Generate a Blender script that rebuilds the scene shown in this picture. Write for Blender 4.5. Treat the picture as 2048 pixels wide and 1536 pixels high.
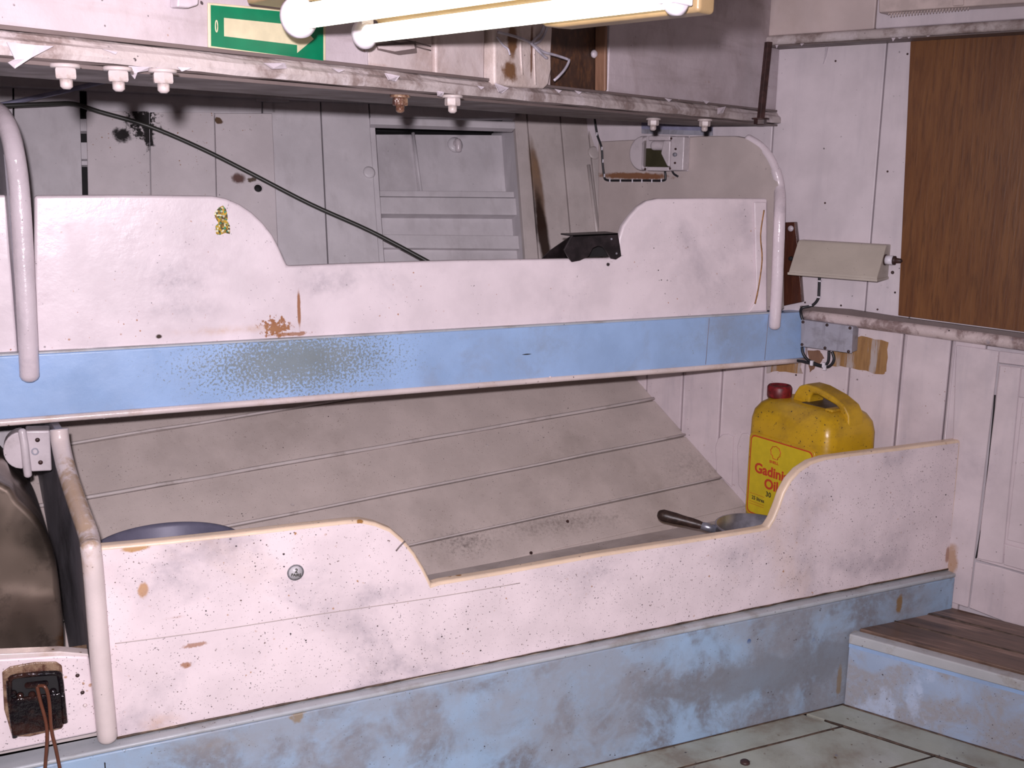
import bpy, bmesh, math, random
from mathutils import Vector, Matrix
random.seed(7)
for o in list(bpy.data.objects): bpy.data.objects.remove(o, do_unlink=True)
SC = bpy.context.scene
COL = SC.collection
PI = math.pi
# ------------------------------------------------------------------ camera
F, CX, CY = 2100.0, 1024.0, 768.0
EYE = Vector((0, 0, 1.396))
def _d(x, y): return Vector(((x - CX) / F, -(y - CY) / F, -1.0))
_x = _d(5850, 390).normalized(); _v = _d(-1700, 290).normalized()
_z = _x.cross(_v).normalized(); _y = _z.cross(_x)
ROT = Matrix((_x, _y, _z))                       # camera space -> world
cam = bpy.data.cameras.new('camera'); cam_o = bpy.data.objects.new('camera', cam); COL.objects.link(cam_o)
cam.sensor_width = 36; cam.lens = F / 2048 * 36; cam.clip_start = 0.02
cam_o.matrix_world = Matrix.Translation(EYE) @ ROT.to_4x4()
SC.camera = cam_o
def ray(px, py): return ROT @ _d(px, py)
# ------------------------------------------------------------------ world, lights, exposure
SC.view_settings.view_transform = 'Standard'; SC.view_settings.look = 'None'
SC.view_settings.exposure = 0.0; SC.view_settings.gamma = 1; SC.view_settings.use_curve_mapping = False
w = bpy.data.worlds.new('world'); SC.world = w; w.use_nodes = True
w.node_tree.nodes['Background'].inputs[0].default_value = (0.80, 0.74, 0.86, 1)
w.node_tree.nodes['Background'].inputs[1].default_value = 0.30
def area(name, loc, target, size, power, color, size_y=None):
    l = bpy.data.lights.new(name, 'AREA'); l.energy = power; l.color = color; l.size = size
    if size_y: l.shape = 'RECTANGLE'; l.size_y = size_y
    o = bpy.data.objects.new(name, l); COL.objects.link(o); o.location = loc
    o.rotation_euler = (Vector(target) - Vector(loc)).to_track_quat('-Z', 'Y').to_euler()
    return o
fl_ = bpy.data.lights.new('camera_flash', 'SPOT'); fl_.energy = 225; fl_.color = (1.0, 0.90, 0.985); fl_.shadow_soft_size = 0.018
fl_.spot_size = math.radians(104); fl_.spot_blend = 1.0           # a compact camera's flash beam, strongest in its middle
fo_ = bpy.data.objects.new('camera_flash', fl_); COL.objects.link(fo_); fo_.location = EYE + ROT @ Vector((-0.03, 0.075, 0.02))
fo_.rotation_euler = ray(860, 900).to_track_quat('-Z', 'Y').to_euler()
area('fill_light', (0.1, -0.45, 1.70), (0.1, -0.3, 0), 0.6, 11.0, (1.0, 0.92, 0.98), 0.5)  # unseen soft fill, added behind the camera
# ------------------------------------------------------------------ node materials
class N:
    def __init__(s, name):
        s.m = bpy.data.materials.new(name); s.m.use_nodes = True
        s.t = s.m.node_tree; s.b = s.t.nodes['Principled BSDF']; s.c = s.new('ShaderNodeTexCoord').outputs['Object']
    def new(s, k): return s.t.nodes.new(k)
    def put(s, sock, v):
        if hasattr(v, 'is_linked') or isinstance(v, bpy.types.NodeSocket): s.t.links.new(v, sock)
        elif isinstance(v, (tuple, list, Vector)) and len(v) == 3 and sock.type == 'RGBA': sock.default_value = (*v, 1)
        else: sock.default_value = v
    def math(s, op, a, b=0.0, c=0.0):
        n = s.new('ShaderNodeMath'); n.operation = op
        for i, v in enumerate((a, b, c)): s.put(n.inputs[i], v)
        return n.outputs[0]
    def vec(s, op, a, b):
        n = s.new('ShaderNodeVectorMath'); n.operation = op; s.put(n.inputs[0], a); s.put(n.inputs[1], b)
        return n.outputs['Value'] if op in ('LENGTH', 'DOT_PRODUCT') else n.outputs[0]
    def noise(s, sc, det=4, rough=0.55, stretch=None, off=(0, 0, 0), dist=0.0):
        c = s.c
        mp = s.new('ShaderNodeMapping'); s.put(mp.inputs[0], c); mp.inputs['Location'].default_value = off
        if stretch: mp.inputs['Scale'].default_value = stretch
        n = s.new('ShaderNodeTexNoise'); s.put(n.inputs['Vector'], mp.outputs[0])
        n.inputs['Scale'].default_value = sc; n.inputs['Detail'].default_value = det; n.inputs['Roughness'].default_value = rough
        n.inputs['Distortion'].default_value = dist
        return n.outputs['Fac']
    def voro(s, sc, off=(0, 0, 0), stretch=(1, 1, 1)):
        mp = s.new('ShaderNodeMapping'); s.put(mp.inputs[0], s.c); mp.inputs['Location'].default_value = off; mp.inputs['Scale'].default_value = stretch
        n = s.new('ShaderNodeTexVoronoi'); s.put(n.inputs['Vector'], mp.outputs[0]); n.inputs['Scale'].default_value = sc
        return n.outputs['Distance']
    def ramp(s, v, a, b, c=0.0, d=1.0):
        n = s.new('ShaderNodeMapRange'); n.interpolation_type = 'SMOOTHSTEP'
        s.put(n.inputs[0], v)
        for i, q in enumerate((a, b, c, d)): n.inputs[i + 1].default_value = q
        return n.outputs[0]
    def mix(s, f, a, b):
        n = s.new('ShaderNodeMix'); n.data_type = 'RGBA'; s.put(n.inputs['Factor'], f); s.put(n.inputs[6], a); s.put(n.inputs[7], b)
        return n.outputs[2]
    def blob(s, ctr, rad, k=0.5, sc=14, edge=0.12, det=5):
        """A stain of its own shape round a point of the surface."""
        d = s.vec('LENGTH', s.vec('DIVIDE', s.vec('SUBTRACT', s.c, Vector(ctr)), Vector(rad)), (0, 0, 0))
        v = s.math('ADD', s.math('SUBTRACT', 1.0, d), s.math('MULTIPLY', s.math('SUBTRACT', s.noise(sc, det, 0.65, off=(ctr[0]*3, 1, 2)), 0.5), k * 4))
        return s.ramp(v, 0.0, edge * 4)
    def bump(s, h, strength=0.3, dist=0.002):
        n = s.new('ShaderNodeBump'); n.inputs['Strength'].default_value = strength; n.inputs['Distance'].default_value = dist
        s.put(n.inputs['Height'], h); s.put(s.b.inputs['Normal'], n.outputs[0])
def flat(name, col, rough=0.5, metal=0.0, emit=None, es=0, var=0.15, sc=30):
    n = N(name)
    n.put(n.b.inputs['Base Color'], n.mix(n.ramp(n.noise(sc), 0.35, 0.7), Vector(col) * (1 - var), Vector(col) * (1 + var * 0.5)) if var else col)
    n.b.inputs['Roughness'].default_value = rough; n.b.inputs['Metallic'].default_value = metal
    if emit: n.b.inputs['Emission Color'].default_value = (*emit, 1); n.b.inputs['Emission Strength'].default_value = es
    return n.m
def paint(name, base, rough=0.42, smudge=None, smudge2=None, specks=(), stains=(), streak=None, bump=0.25, mottle=0.07):
    """Old gloss paint: mottled colour, smudged dirt, dark specks and placed stains."""
    n = N(name); base = Vector(base)
    c = n.mix(n.ramp(n.noise(9, 5), 0.3, 0.7), base * (1 - mottle), base * (1 + mottle))
    if streak: c = n.mix(n.math('MULTIPLY', n.ramp(n.noise(streak[1], 4, 0.6, streak[2]), 0.48, 0.72), streak[3]), c, streak[0])
    for sm in (smudge, smudge2):
        if sm:
            col, amt, sc, lo, hi = sm
            f = n.math('MULTIPLY', n.ramp(n.noise(sc, 7, 0.62, off=(sc, 3, 1), dist=0.4), lo, hi), n.ramp(n.noise(sc * 9, 3, 0.7), 0.25, 0.6, 0.45, 1.0))
            c = n.mix(n.math('MULTIPLY', f, amt), c, col)
    for i, (col, sc, size, dens) in enumerate(specks):
        v = n.ramp(n.math('ADD', n.voro(sc, off=(i * 3.1, i, 2)), n.math('MULTIPLY', n.math('SUBTRACT', n.noise(sc * 0.7, 2, 0.6, off=(7, i, 4)), 0.42), 1.1)), size * 0.5, size, 1.0, 0.0)
        k = n.ramp(n.noise(sc * 0.07 + 1.3, 4, 0.7, off=(i * 5, 2, 7)), dens - 0.07, dens + 0.06)
        k2 = n.ramp(n.noise(sc * 0.9, 1, 0.5, off=(i * 2, 9, 7)), 0.44, 0.52)
        c = n.mix(n.math('MULTIPLY', n.math('MULTIPLY', v, k), k2), c, col)
    for st in stains:
        col, ctr, rad, k, sc, amt = st
        f = n.blob(ctr, rad, k, sc, 0.12 if amt > 0.68 else 0.42)
        if amt <= 0.68: f = n.math('MULTIPLY', f, n.ramp(n.noise(48, 5, 0.75), 0.3, 0.65, 0.35, 1.25))
        c = n.mix(n.math('MULTIPLY', f, amt), c, col)
    n.put(n.b.inputs['Base Color'], c)
    n.put(n.b.inputs['Roughness'], n.ramp(n.noise(13, 4), 0.3, 0.7, rough - 0.08, rough + 0.15))
    n.bump(n.math('ADD', n.noise(38, 4, 0.6), n.math('MULTIPLY', n.noise(6, 2), 2.0)), bump, 0.003)
    return n.m
def wood(name, c0, c1, c2, stretch=(1, 1, 1), sc=18, rough=0.5, worn=None, basis=None):
    n = N(name)
    if basis:
        cb_ = n.new('ShaderNodeCombineXYZ'); n.put(cb_.inputs[0], n.vec('DOT_PRODUCT', n.c, basis[0])); n.put(cb_.inputs[1], n.vec('DOT_PRODUCT', n.c, basis[1])); n.c = cb_.outputs[0]
    g = n.noise(sc, 7, 0.62, stretch, dist=0.6); g2 = n.noise(sc * 3.2, 4, 0.6, stretch, off=(3, 1, 5))
    c = n.mix(n.ramp(g, 0.32, 0.68), c0, c1); c = n.mix(n.math('MULTIPLY', n.ramp(g2, 0.45, 0.7), 0.6), c, c2)
    if worn: c = n.mix(n.math('MULTIPLY', n.ramp(n.noise(worn[1], 6, 0.66, worn[2] if len(worn) > 2 else None, off=(8, 8, 3)), 0.50, 0.62), 0.85), c, worn[0])
    n.put(n.b.inputs['Base Color'], c); n.b.inputs['Roughness'].default_value = rough
    n.bump(g2, 0.25, 0.002)
    return n.m
# ------------------------------------------------------------------ planes of the room
class Pl:
    def __init__(s, o, n): s.o = Vector(o); s.n = Vector(n).normalized()
    def at(s, px, py, off=0.0):
        r = ray(px, py); return EYE + r * (((s.o + s.n * off - EYE) @ s.n) / (r @ s.n))
    def off(s, k): return Pl(s.o + s.n * k, s.n)
WD = Vector((-0.467, 0.884, 0)).normalized()           # along the right bulkhead, away from the viewer
WALL = Pl((2.215, 2.0, 0.682), (-0.884, -0.467, 0))
LOW = Pl((0, 2.0, 0), (0, -1, 0)); UPP = Pl((0, 2.42, 0), (0, -1, 0))
BACK = Pl((0, 3.05, 1.4), (0, -1, 0.41))
_q1 = WALL.at(1270, 755); _q2 = WALL.at(1475, 990)
HULL = Pl(_q1, (_q2 - _q1).cross(ray(5000, 160)))
if HULL.n.z < 0: HULL.n = -HULL.n
BEAM = Pl((1.937, 2.525, 0), (0.467, -0.884, 0))
BD = Vector((0.884, 0.467, 0)).normalized()
FLOOR = Pl((0, 0, 0), (0, 0, 1))
def Zp(z): return Pl((0, 0, z), (0, 0, 1))
def wall_xy(y): return 2.215 - 0.5283 * (y - 2.0)
# ------------------------------------------------------------------ object helpers
def props(o, label=None, cat=None, group=None, kind=None):
    for k, v in (('label', label), ('category', cat), ('group', group), ('kind', kind)):
        if v: o[k] = v
    return o
def link(o, parent):
    COL.objects.link(o)
    if parent:
        o.parent = parent
        p = parent; w = Vector((0, 0, 0))
        while p: w = w + p.location; p = p.parent
        o.location = -w if o.type == 'EMPTY' or not o.get('_loc') else o.location - w
    return o
def thing(name, base, label=None, cat=None, group=None, kind=None):
    o = bpy.data.objects.new(name, None); COL.objects.link(o); o.location = base; o.empty_display_size = 0.05
    return props(o, label, cat, group, kind)
def mk(name, verts, faces, mat, parent=None, bevel=0, seg=2, smooth=False, label=None, kind=None, ang=30):
    me = bpy.data.meshes.new(name); me.from_pydata([tuple(v) for v in verts], [], faces); me.update()
    bm = bmesh.new(); bm.from_mesh(me); bmesh.ops.recalc_face_normals(bm, faces=bm.faces[:]); bm.to_mesh(me); bm.free()
    me.materials.append(mat)
    o = bpy.data.objects.new(name, me)
    if smooth: me.polygons.foreach_set('use_smooth', [True] * len(me.polygons))
    link(o, parent)
    if bevel:
        b = o.modifiers.new('bevel', 'BEVEL'); b.width = bevel; b.segments = seg; b.limit_method = 'ANGLE'; b.angle_limit = math.radians(ang); b.harden_normals = False
        me.polygons.foreach_set('use_smooth', [True] * len(me.polygons))
        wn = o.modifiers.new('normals', 'WEIGHTED_NORMAL'); wn.keep_sharp = False
    if label: o['label'] = label
    if kind: o['kind'] = kind
    return o
def prism_pts(name, front, ext, mat, parent=None, **k):
    """Solid between an outline and the same outline shifted by ext."""
    n = len(front); ext = Vector(ext)
    v = list(front) + [p + ext for p in front]
    f = [tuple(range(n)), tuple(range(2 * n - 1, n - 1, -1))] + [(i, (i + 1) % n, n + (i + 1) % n, n + i) for i in range(n)]
    return mk(name, v, f, mat, parent, **k)
def slab(name, pl, pix, o0, o1, mat, parent=None, **k):
    """Piece lying in a plane of the room, from depth o0 to its face at o1 above the plane."""
    fr = [pl.at(x, y, o1) for x, y in pix]
    return prism_pts(name, fr, pl.n * (o0 - o1), mat, parent, **k)
def box(name, lo, hi, mat, parent=None, **k):
    a, b = Vector(lo), Vector(hi)
    return prism_pts(name, [Vector((a.x, a.y, a.z)), Vector((b.x, a.y, a.z)), Vector((b.x, a.y, b.z)), Vector((a.x, a.y, b.z))], (0, b.y - a.y, 0), mat, parent, **k)
def obox(name, c, u, v, w_, mat, parent=None, **k):
    """Box centred at c with half-extent vectors u, v, w."""
    c, u, v, w_ = map(Vector, (c, u, v, w_))
    return prism_pts(name, [c - u - v - w_, c + u - v - w_, c + u + v - w_, c - u + v - w_], w_ * 2, mat, parent, **k)
def smooth_path(pts, n=6):
    pts = [Vector(p) for p in pts]; P = [pts[0]] + pts + [pts[-1]]; out = []
    for i in range(1, len(P) - 2):
        a, b, c, d = P[i - 1:i + 3]
        for j in range(n):
            t = j / n
            out.append(0.5 * ((2 * b) + (c - a) * t + (2 * a - 5 * b + 4 * c - d) * t * t + (3 * b - a - 3 * c + d) * t ** 3))
    return out + [pts[-1]]
def tube(name, pts, r, mat, parent=None, n=10, sm=5, round_end=False, **k):
    if sm: pts = smooth_path(pts, sm)
    pts = [Vector(p) for p in pts]; v = []; f = []; m = len(pts)
    rs = r if isinstance(r, (list, tuple)) else [r] * m
    if len(rs) != m: rs = [rs[min(len(rs) - 1, int(i / m * len(rs)))] for i in range(m)]
    if round_end:
        d0 = (pts[0] - pts[1]).normalized(); d1 = (pts[-1] - pts[-2]).normalized(); R = rs[0]; Q = rs[-1]
        pts = [pts[0] + d0 * R * 0.6, pts[0] + d0 * R * 0.35] + pts + [pts[-1] + d1 * Q * 0.35, pts[-1] + d1 * Q * 0.6]
        rs = [R * 0.45, R * 0.82] + list(rs) + [Q * 0.82, Q * 0.45]; m += 4
    t0 = (pts[1] - pts[0]).normalized(); up = Vector((0, 0, 1)) if abs(t0.z) < 0.9 else Vector((1, 0, 0))
    s = t0.cross(up).normalized()
    for i, p in enumerate(pts):
        t = (pts[min(i + 1, m - 1)] - pts[max(i - 1, 0)]).normalized()
        s = (s - t * (s @ t)).normalized(); q = t.cross(s)
        for j in range(n):
            a = 2 * PI * j / n; v.append(p + (s * math.cos(a) + q * math.sin(a)) * rs[i])
    for i in range(m - 1):
        for j in range(n):
            a = i * n + j; b = i * n + (j + 1) % n; f.append((a, b, b + n, a + n))
    f.append(tuple(range(n))); f.append(tuple(range((m - 1) * n, m * n)))
    o = mk(name, v, f, mat, parent, smooth=True, **k)
    return o
def lathe(name, prof, c, axis, mat, parent=None, n=24, closed=True, scale=(1, 1), ang0=0.0, **k):
    """prof: (radius, height along axis) pairs; c: base centre."""
    c, ax = Vector(c), Vector(axis).normalized()
    s = ax.cross(Vector((0, 0, 1)) if abs(ax.z) < 0.9 else Vector((1, 0, 0))).normalized(); q = ax.cross(s)
    v = []; f = []
    for r, h in prof:
        for j in range(n):
            a = 2 * PI * j / n + ang0; v.append(c + ax * h + (s * math.cos(a) * scale[0] + q * math.sin(a) * scale[1]) * r)
    for i in range(len(prof) - 1):
        for j in range(n):
            a = i * n + j; b = i * n + (j + 1) % n; f.append((a, b, b + n, a + n))
    if closed: f.append(tuple(range(n))); f.append(tuple(range((len(prof) - 1) * n, len(prof) * n)))
    o = mk(name, v, f, mat, parent, smooth=(n > 8), **k)
    return o
def text(name, s, c, u, v, h, mat, parent, bold=0.0, xs=1.0, align='LEFT', label=None, depth=0.0004):
    cu = bpy.data.curves.new(name, 'FONT'); cu.body = s; cu.size = h * 1.4; cu.extrude = depth; cu.offset = bold; cu.align_x = align; cu.resolution_u = 3
    tmp = bpy.data.objects.new('tmp_text', cu); COL.objects.link(tmp); bpy.context.view_layer.update()
    me = bpy.data.meshes.new_from_object(tmp.evaluated_get(bpy.context.evaluated_depsgraph_get())); me.name = name
    me.materials.clear(); me.materials.append(mat); bpy.data.objects.remove(tmp, do_unlink=True)
    o = bpy.data.objects.new(name, me); COL.objects.link(o)
    u = Vector(u).normalized(); n = u.cross(Vector(v)).normalized(); v = n.cross(u)
    m = Matrix((u * xs, v, n)).transposed().to_4x4(); 
    m.translation = Vector(c)
    o.parent = parent
    p = parent; wl = Vector((0, 0, 0))
    while p: wl = wl + p.location; p = p.parent
    m.translation = Vector(c) - wl
    o.matrix_basis = m
    if label: o['label'] = label
    return o
# ------------------------------------------------------------------ materials
WHITE = (0.70, 0.60, 0.635); CREAM = (0.70, 0.54, 0.42); GREYW = (0.50, 0.46, 0.475)
DIRT = (0.25, 0.225, 0.27); RUST = (0.33, 0.12, 0.025); SPECK = (0.06, 0.045, 0.05)
P2 = lambda pl, x, y: tuple(pl.at(x, y))
M = {}
M['board_low'] = paint('lower_board_white_paint', (0.80, 0.69, 0.71), 0.34, (DIRT, 0.55, 3.4, 0.50, 0.72), ((0.62, 0.42, 0.26), 0.35, 2.3, 0.56, 0.75),
    [(SPECK, 100, 0.19, 0.50), ((0.45, 0.24, 0.12), 60, 0.20, 0.54), (SPECK, 230, 0.26, 0.44), ((0.2, 0.14, 0.13), 160, 0.24, 0.46)],
    [((0.55, 0.30, 0.13), P2(LOW, 286, 1180), (0.012, 1, 0.02), 0.25, 60, 0.9), (RUST, P2(LOW, 372, 1330), (0.012, 1, 0.008), 0.3, 90, 0.8),
     ((0.50, 0.27, 0.08), P2(LOW, 270, 1097), (0.035, 1, 0.008), 0.3, 60, 0.85), (RUST, P2(LOW, 390, 1290), (0.03, 1, 0.006), 0.45, 110, 0.7),
     (RUST, P2(LOW, 350, 1235), (0.03, 1, 0.004), 0.45, 110, 0.6), ((0.62, 0.36, 0.18), P2(LOW, 320, 1445), (0.06, 1, 0.03), 0.3, 30, 0.6),
     (RUST, P2(LOW, 1895, 1110), (0.01, 1, 0.03), 0.25, 40, 0.7),
     (DIRT, P2(LOW, 1180, 1150), (0.16, 1, 0.07), 0.35, 16, 0.45), (DIRT, P2(LOW, 1480, 1110), (0.14, 1, 0.06), 0.35, 16, 0.5), (DIRT, P2(LOW, 350, 1160), (0.13, 1, 0.08), 0.45, 16, 0.6),
     (DIRT, P2(LOW, 760, 1190), (0.12, 1, 0.035), 0.45, 22, 0.6), (DIRT, P2(LOW, 1620, 1010), (0.09, 1, 0.09), 0.35, 16, 0.4)])
M['yellow_edge'] = paint('yellowed_worn_edge_paint', (0.80, 0.62, 0.46), 0.3, ((0.62, 0.50, 0.40), 0.5, 14, 0.45, 0.7), None, [(SPECK, 80, 0.2, 0.5), ((0.35, 0.18, 0.06), 30, 0.2, 0.52)])
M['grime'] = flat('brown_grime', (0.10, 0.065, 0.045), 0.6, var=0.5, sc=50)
M['board_up'] = paint('upper_board_white_paint', (0.80, 0.705, 0.735), 0.34, (DIRT, 0.42, 3.0, 0.52, 0.75), None,
    [(SPECK, 80, 0.13, 0.54), (SPECK, 200, 0.2, 0.58), ((0.45, 0.2, 0.1), 90, 0.18, 0.58)],
    [(RUST, P2(UPP, 552, 655), (0.035, 1, 0.022), 1.1, 110, 0.95), (RUST, P2(UPP, 598, 620), (0.005, 1, 0.055), 0.2, 50, 0.9), (RUST, P2(UPP, 585, 668), (0.06, 1, 0.006), 0.6, 80, 0.8),
     (DIRT, P2(UPP, 360, 560), (0.11, 1, 0.10), 0.40, 18, 0.67), (DIRT, P2(UPP, 650, 570), (0.12, 1, 0.05), 0.45, 18, 0.6), ((0.60, 0.36, 0.18), P2(UPP, 470, 660), (0.20, 1, 0.015), 0.4, 30, 0.55),
     ((0.05, 0.03, 0.02), P2(UPP, 318, 673), (0.008, 1, 0.006), 0.2, 60, 1), (DIRT, P2(UPP, 370, 620), (0.14, 1, 0.03), 0.4, 18, 0.35),
     ((0.04, 0.03, 0.03), P2(UPP, 1216, 529), (0.006, 1, 0.006), 0.3, 90, 1), (DIRT, P2(UPP, 1440, 560), (0.14, 1, 0.06), 0.35, 18, 0.25)])
M['blue_up'] = paint('light_blue_gloss_paint', (0.33, 0.49, 0.76), 0.33, ((0.28, 0.31, 0.37), 0.5, 5.5, 0.50, 0.72), None,
    [((0.22, 0.22, 0.12), 120, 0.14, 0.62)],
    [((0.20, 0.22, 0.17), P2(UPP, 590, 720), (0.22, 1, 0.075), 1.3, 170, 0.75), ((0.23, 0.26, 0.26), P2(UPP, 640, 710), (0.14, 1, 0.06), 0.4, 16, 0.45), ((0.24, 0.27, 0.30), P2(UPP, 1090, 690), (0.20, 1, 0.07), 0.35, 12, 0.45), ((0.03, 0.03, 0.03), P2(UPP, 1047, 706), (0.016, 1, 0.002), 0.1, 90, 1),
     ((0.25, 0.30, 0.36), P2(UPP, 1450, 670), (0.3, 1, 0.09), 0.35, 14, 0.6)])
M['blue_low'] = paint('scuffed_blue_kick_paint', (0.34, 0.49, 0.67), 0.42, ((0.20, 0.205, 0.23), 0.95, 7.5, 0.42, 0.60), ((0.31, 0.33, 0.37), 0.75, 2.0, 0.42, 0.62),
    [(SPECK, 90, 0.14, 0.52), ((0.12, 0.12, 0.10), 200, 0.2, 0.5), ((0.05, 0.12, 0.30), 26, 0.12, 0.6)],
    [((0.26, 0.15, 0.05), P2(LOW, 1785, 1200), (0.013, 1, 0.035), 0.35, 40, 0.9), ((0.28, 0.18, 0.06), P2(LOW, 590, 1418), (0.02, 1, 0.02), 0.5, 40, 0.7), ((0.22, 0.24, 0.27), P2(LOW, 1560, 1330), (0.5, 1, 0.07), 0.45, 12, 0.75),
     ((0.26, 0.17, 0.07), P2(LOW, 1665, 1350), (0.01, 1, 0.06), 0.3, 40, 0.7), ((0.30, 0.24, 0.17), P2(LOW, 400, 1485), (0.2, 1, 0.04), 0.5, 30, 0.4)])
M['ledge'] = paint('grey_green_ledge_paint', (0.43, 0.46, 0.49), 0.4, ((0.24, 0.21, 0.18), 0.6, 8, 0.5, 0.65), None, [(SPECK, 130, 0.2, 0.48)])
M['step_blue'] = paint('chalky_blue_riser_paint', (0.36, 0.46, 0.62), 0.42, ((0.35, 0.34, 0.35), 0.9, 8.0, 0.40, 0.58), ((0.52, 0.62, 0.80), 0.7, 4.4, 0.56, 0.62),
    [(SPECK, 100, 0.14, 0.50), ((0.1, 0.09, 0.09), 200, 0.22, 0.5)])
M['nosing'] = paint('worn_pale_nosing', (0.46, 0.475, 0.49), 0.45, ((0.26, 0.21, 0.16), 0.7, 9, 0.48, 0.62), None, [(SPECK, 90, 0.2, 0.5)])
M['wall'] = paint('bulkhead_white_paint', (0.66, 0.595, 0.625), 0.36, (DIRT, 0.25, 2.2, 0.5, 0.75), None, [(SPECK, 50, 0.08, 0.56), (SPECK, 160, 0.15, 0.60)], streak=((0.46, 0.42, 0.46), 22, (1, 1, 0.12), 0.25))
M['wall_low'] = paint('beadboard_white_paint', (0.68, 0.59, 0.61), 0.36, (DIRT, 0.3, 2.6, 0.5, 0.75), None, [(SPECK, 50, 0.09, 0.55), ((0.3, 0.18, 0.12), 130, 0.18, 0.56)], streak=((0.44, 0.40, 0.44), 22, (1, 1, 0.12), 0.35),
    stains=[((0.4, 0.2, 0.06), P2(WALL, 1905, 1120), (0.02, 0.02, 0.06), 0.3, 30, 0.7)])
M['back'] = paint('grey_white_back_paint', (0.60, 0.57, 0.59), 0.45, ((0.40, 0.37, 0.38), 0.45, 2.4, 0.45, 0.7), None, [(SPECK, 120, 0.13, 0.6)], streak=((0.44, 0.41, 0.42), 24, (1, 1, 0.1), 0.4))
M['back_brown'] = paint('smoke_browned_back_paint', (0.55, 0.49, 0.47), 0.45, ((0.36, 0.31, 0.29), 0.5, 2.4, 0.45, 0.7), None, [(SPECK, 120, 0.13, 0.58)], streak=((0.38, 0.34, 0.32), 24, (1, 1, 0.1), 0.4),
    stains=[((0.13, 0.06, 0.02), P2(BACK, 1075, 370), (0.022, 0.3, 0.18), 0.10, 25, 0.8), ((0.03, 0.015, 0.01), P2(BACK, 1086, 470), (0.024, 0.4, 0.17), 0.10, 25, 1.0), ((0.42, 0.24, 0.10), P2(BACK, 1070, 330), (0.03, 0.3, 0.1), 0.4, 20, 0.4)])
M['hatch'] = paint('speckled_hatch_paint', (0.62, 0.57, 0.58), 0.42, ((0.42, 0.36, 0.33), 0.4, 3, 0.48, 0.7), None, [(SPECK, 130, 0.16, 0.54), ((0.35, 0.2, 0.12), 110, 0.2, 0.55)],
    [((0.012, 0.01, 0.01), P2(BACK, 245, 270), (0.026, 0.5, 0.022), 0.45, 40, 1), ((0.012, 0.01, 0.01), P2(BACK, 285, 238), (0.045, 0.5, 0.05), 0.95, 75, 1), ((0.012, 0.01, 0.01), P2(BACK, 296, 270), (0.016, 0.5, 0.05), 0.6, 60, 1),
     ((0.14, 0.08, 0.07), P2(BACK, 476, 356), (0.022, 0.5, 0.018), 0.3, 40, 1), ((0.12, 0.07, 0.04), P2(BACK, 436, 242), (0.012, 0.5, 0.012), 0.6, 60, 1), ((0.10, 0.07, 0.05), P2(BACK, 502, 360), (0.012, 0.5, 0.01), 0.6, 60, 1)])
M['hull'] = paint('grimy_hull_lining_paint', (0.55, 0.475, 0.44), 0.45, ((0.32, 0.27, 0.24), 0.5, 2.2, 0.45, 0.7), None, [(SPECK, 150, 0.16, 0.52), ((0.22, 0.15, 0.12), 260, 0.25, 0.45)],
    [((0.05, 0.035, 0.03), P2(HULL, 930, 1085), (0.12, 0.05, 0.06), 0.9, 120, 0.6), ((0.07, 0.05, 0.04), P2(HULL, 1130, 1045), (0.26, 0.05, 0.05), 0.8, 120, 0.5), ((0.10, 0.08, 0.07), P2(HULL, 1380, 930), (0.14, 0.1, 0.10), 0.8, 120, 0.35), ((0.20, 0.15, 0.13), P2(HULL, 1430, 960), (0.10, 0.1, 0.06), 0.6, 30, 0.4)])
M['caulk'] = paint('pale_caulking_paint', (0.56, 0.50, 0.48), 0.4, ((0.25, 0.2, 0.17), 0.5, 20, 0.5, 0.7))
M['base'] = paint('bunk_base_paint', (0.52, 0.46, 0.44), 0.45, ((0.18, 0.13, 0.11), 0.6, 4, 0.45, 0.7), None, [(SPECK, 150, 0.18, 0.5)])
M['cream_edge'] = paint('yellowed_post_paint', (0.72, 0.62, 0.60), 0.25, ((0.45, 0.30, 0.20), 0.5, 10, 0.5, 0.7), None, [(SPECK, 110, 0.2, 0.52), ((0.2, 0.12, 0.06), 60, 0.16, 0.55)],
    [((0.42, 0.27, 0.14), P2(LOW, 158, 1030), (0.05, 0.4, 0.07), 0.5, 40, 0.75)])
M['pipe'] = paint('pipe_gloss_paint', (0.74, 0.65, 0.69), 0.16, (DIRT, 0.3, 9, 0.5, 0.7), None, [(SPECK, 120, 0.16, 0.56)], bump=0.6)
M['endpanel'] = paint('mushroom_panel_paint', (0.49, 0.42, 0.40), 0.42, ((0.36, 0.30, 0.28), 0.4, 3, 0.45, 0.7), None, [(SPECK, 120, 0.14, 0.58)],
    [((0.20, 0.08, 0.03), tuple(WALL.at(1265, 352, 0.1)), (0.13, 0.2, 0.012), 0.35, 45, 0.95)])
M['shaded_panel'] = paint('shade_toned_panel_paint', (0.27, 0.25, 0.28), 0.45, ((0.05, 0.045, 0.05), 0.7, 4, 0.45, 0.65), None, [((0.3, 0.3, 0.32), 90, 0.12, 0.55)])  # panel paint with the partitions' shade put into its colour
M['beam'] = paint('beam_white_paint', (0.50, 0.435, 0.46), 0.38, ((0.30, 0.24, 0.24), 0.6, 5, 0.46, 0.68), None, [(SPECK, 90, 0.12, 0.55), ((0.3, 0.15, 0.07), 60, 0.13, 0.58)], streak=((0.38, 0.32, 0.33), 16, (0.25, 0.25, 3), 0.55), bump=0.5)
M['beam_panel'] = paint('stained_beam_panel_paint', (0.56, 0.48, 0.47), 0.4, ((0.32, 0.22, 0.18), 0.65, 7, 0.42, 0.68), None, [(SPECK, 80, 0.12, 0.54)], bump=0.6,
    stains=[((0.30, 0.12, 0.05), P2(BEAM, 760, 130), (0.05, 0.1, 0.004), 0.3, 60, 0.6)])
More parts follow.
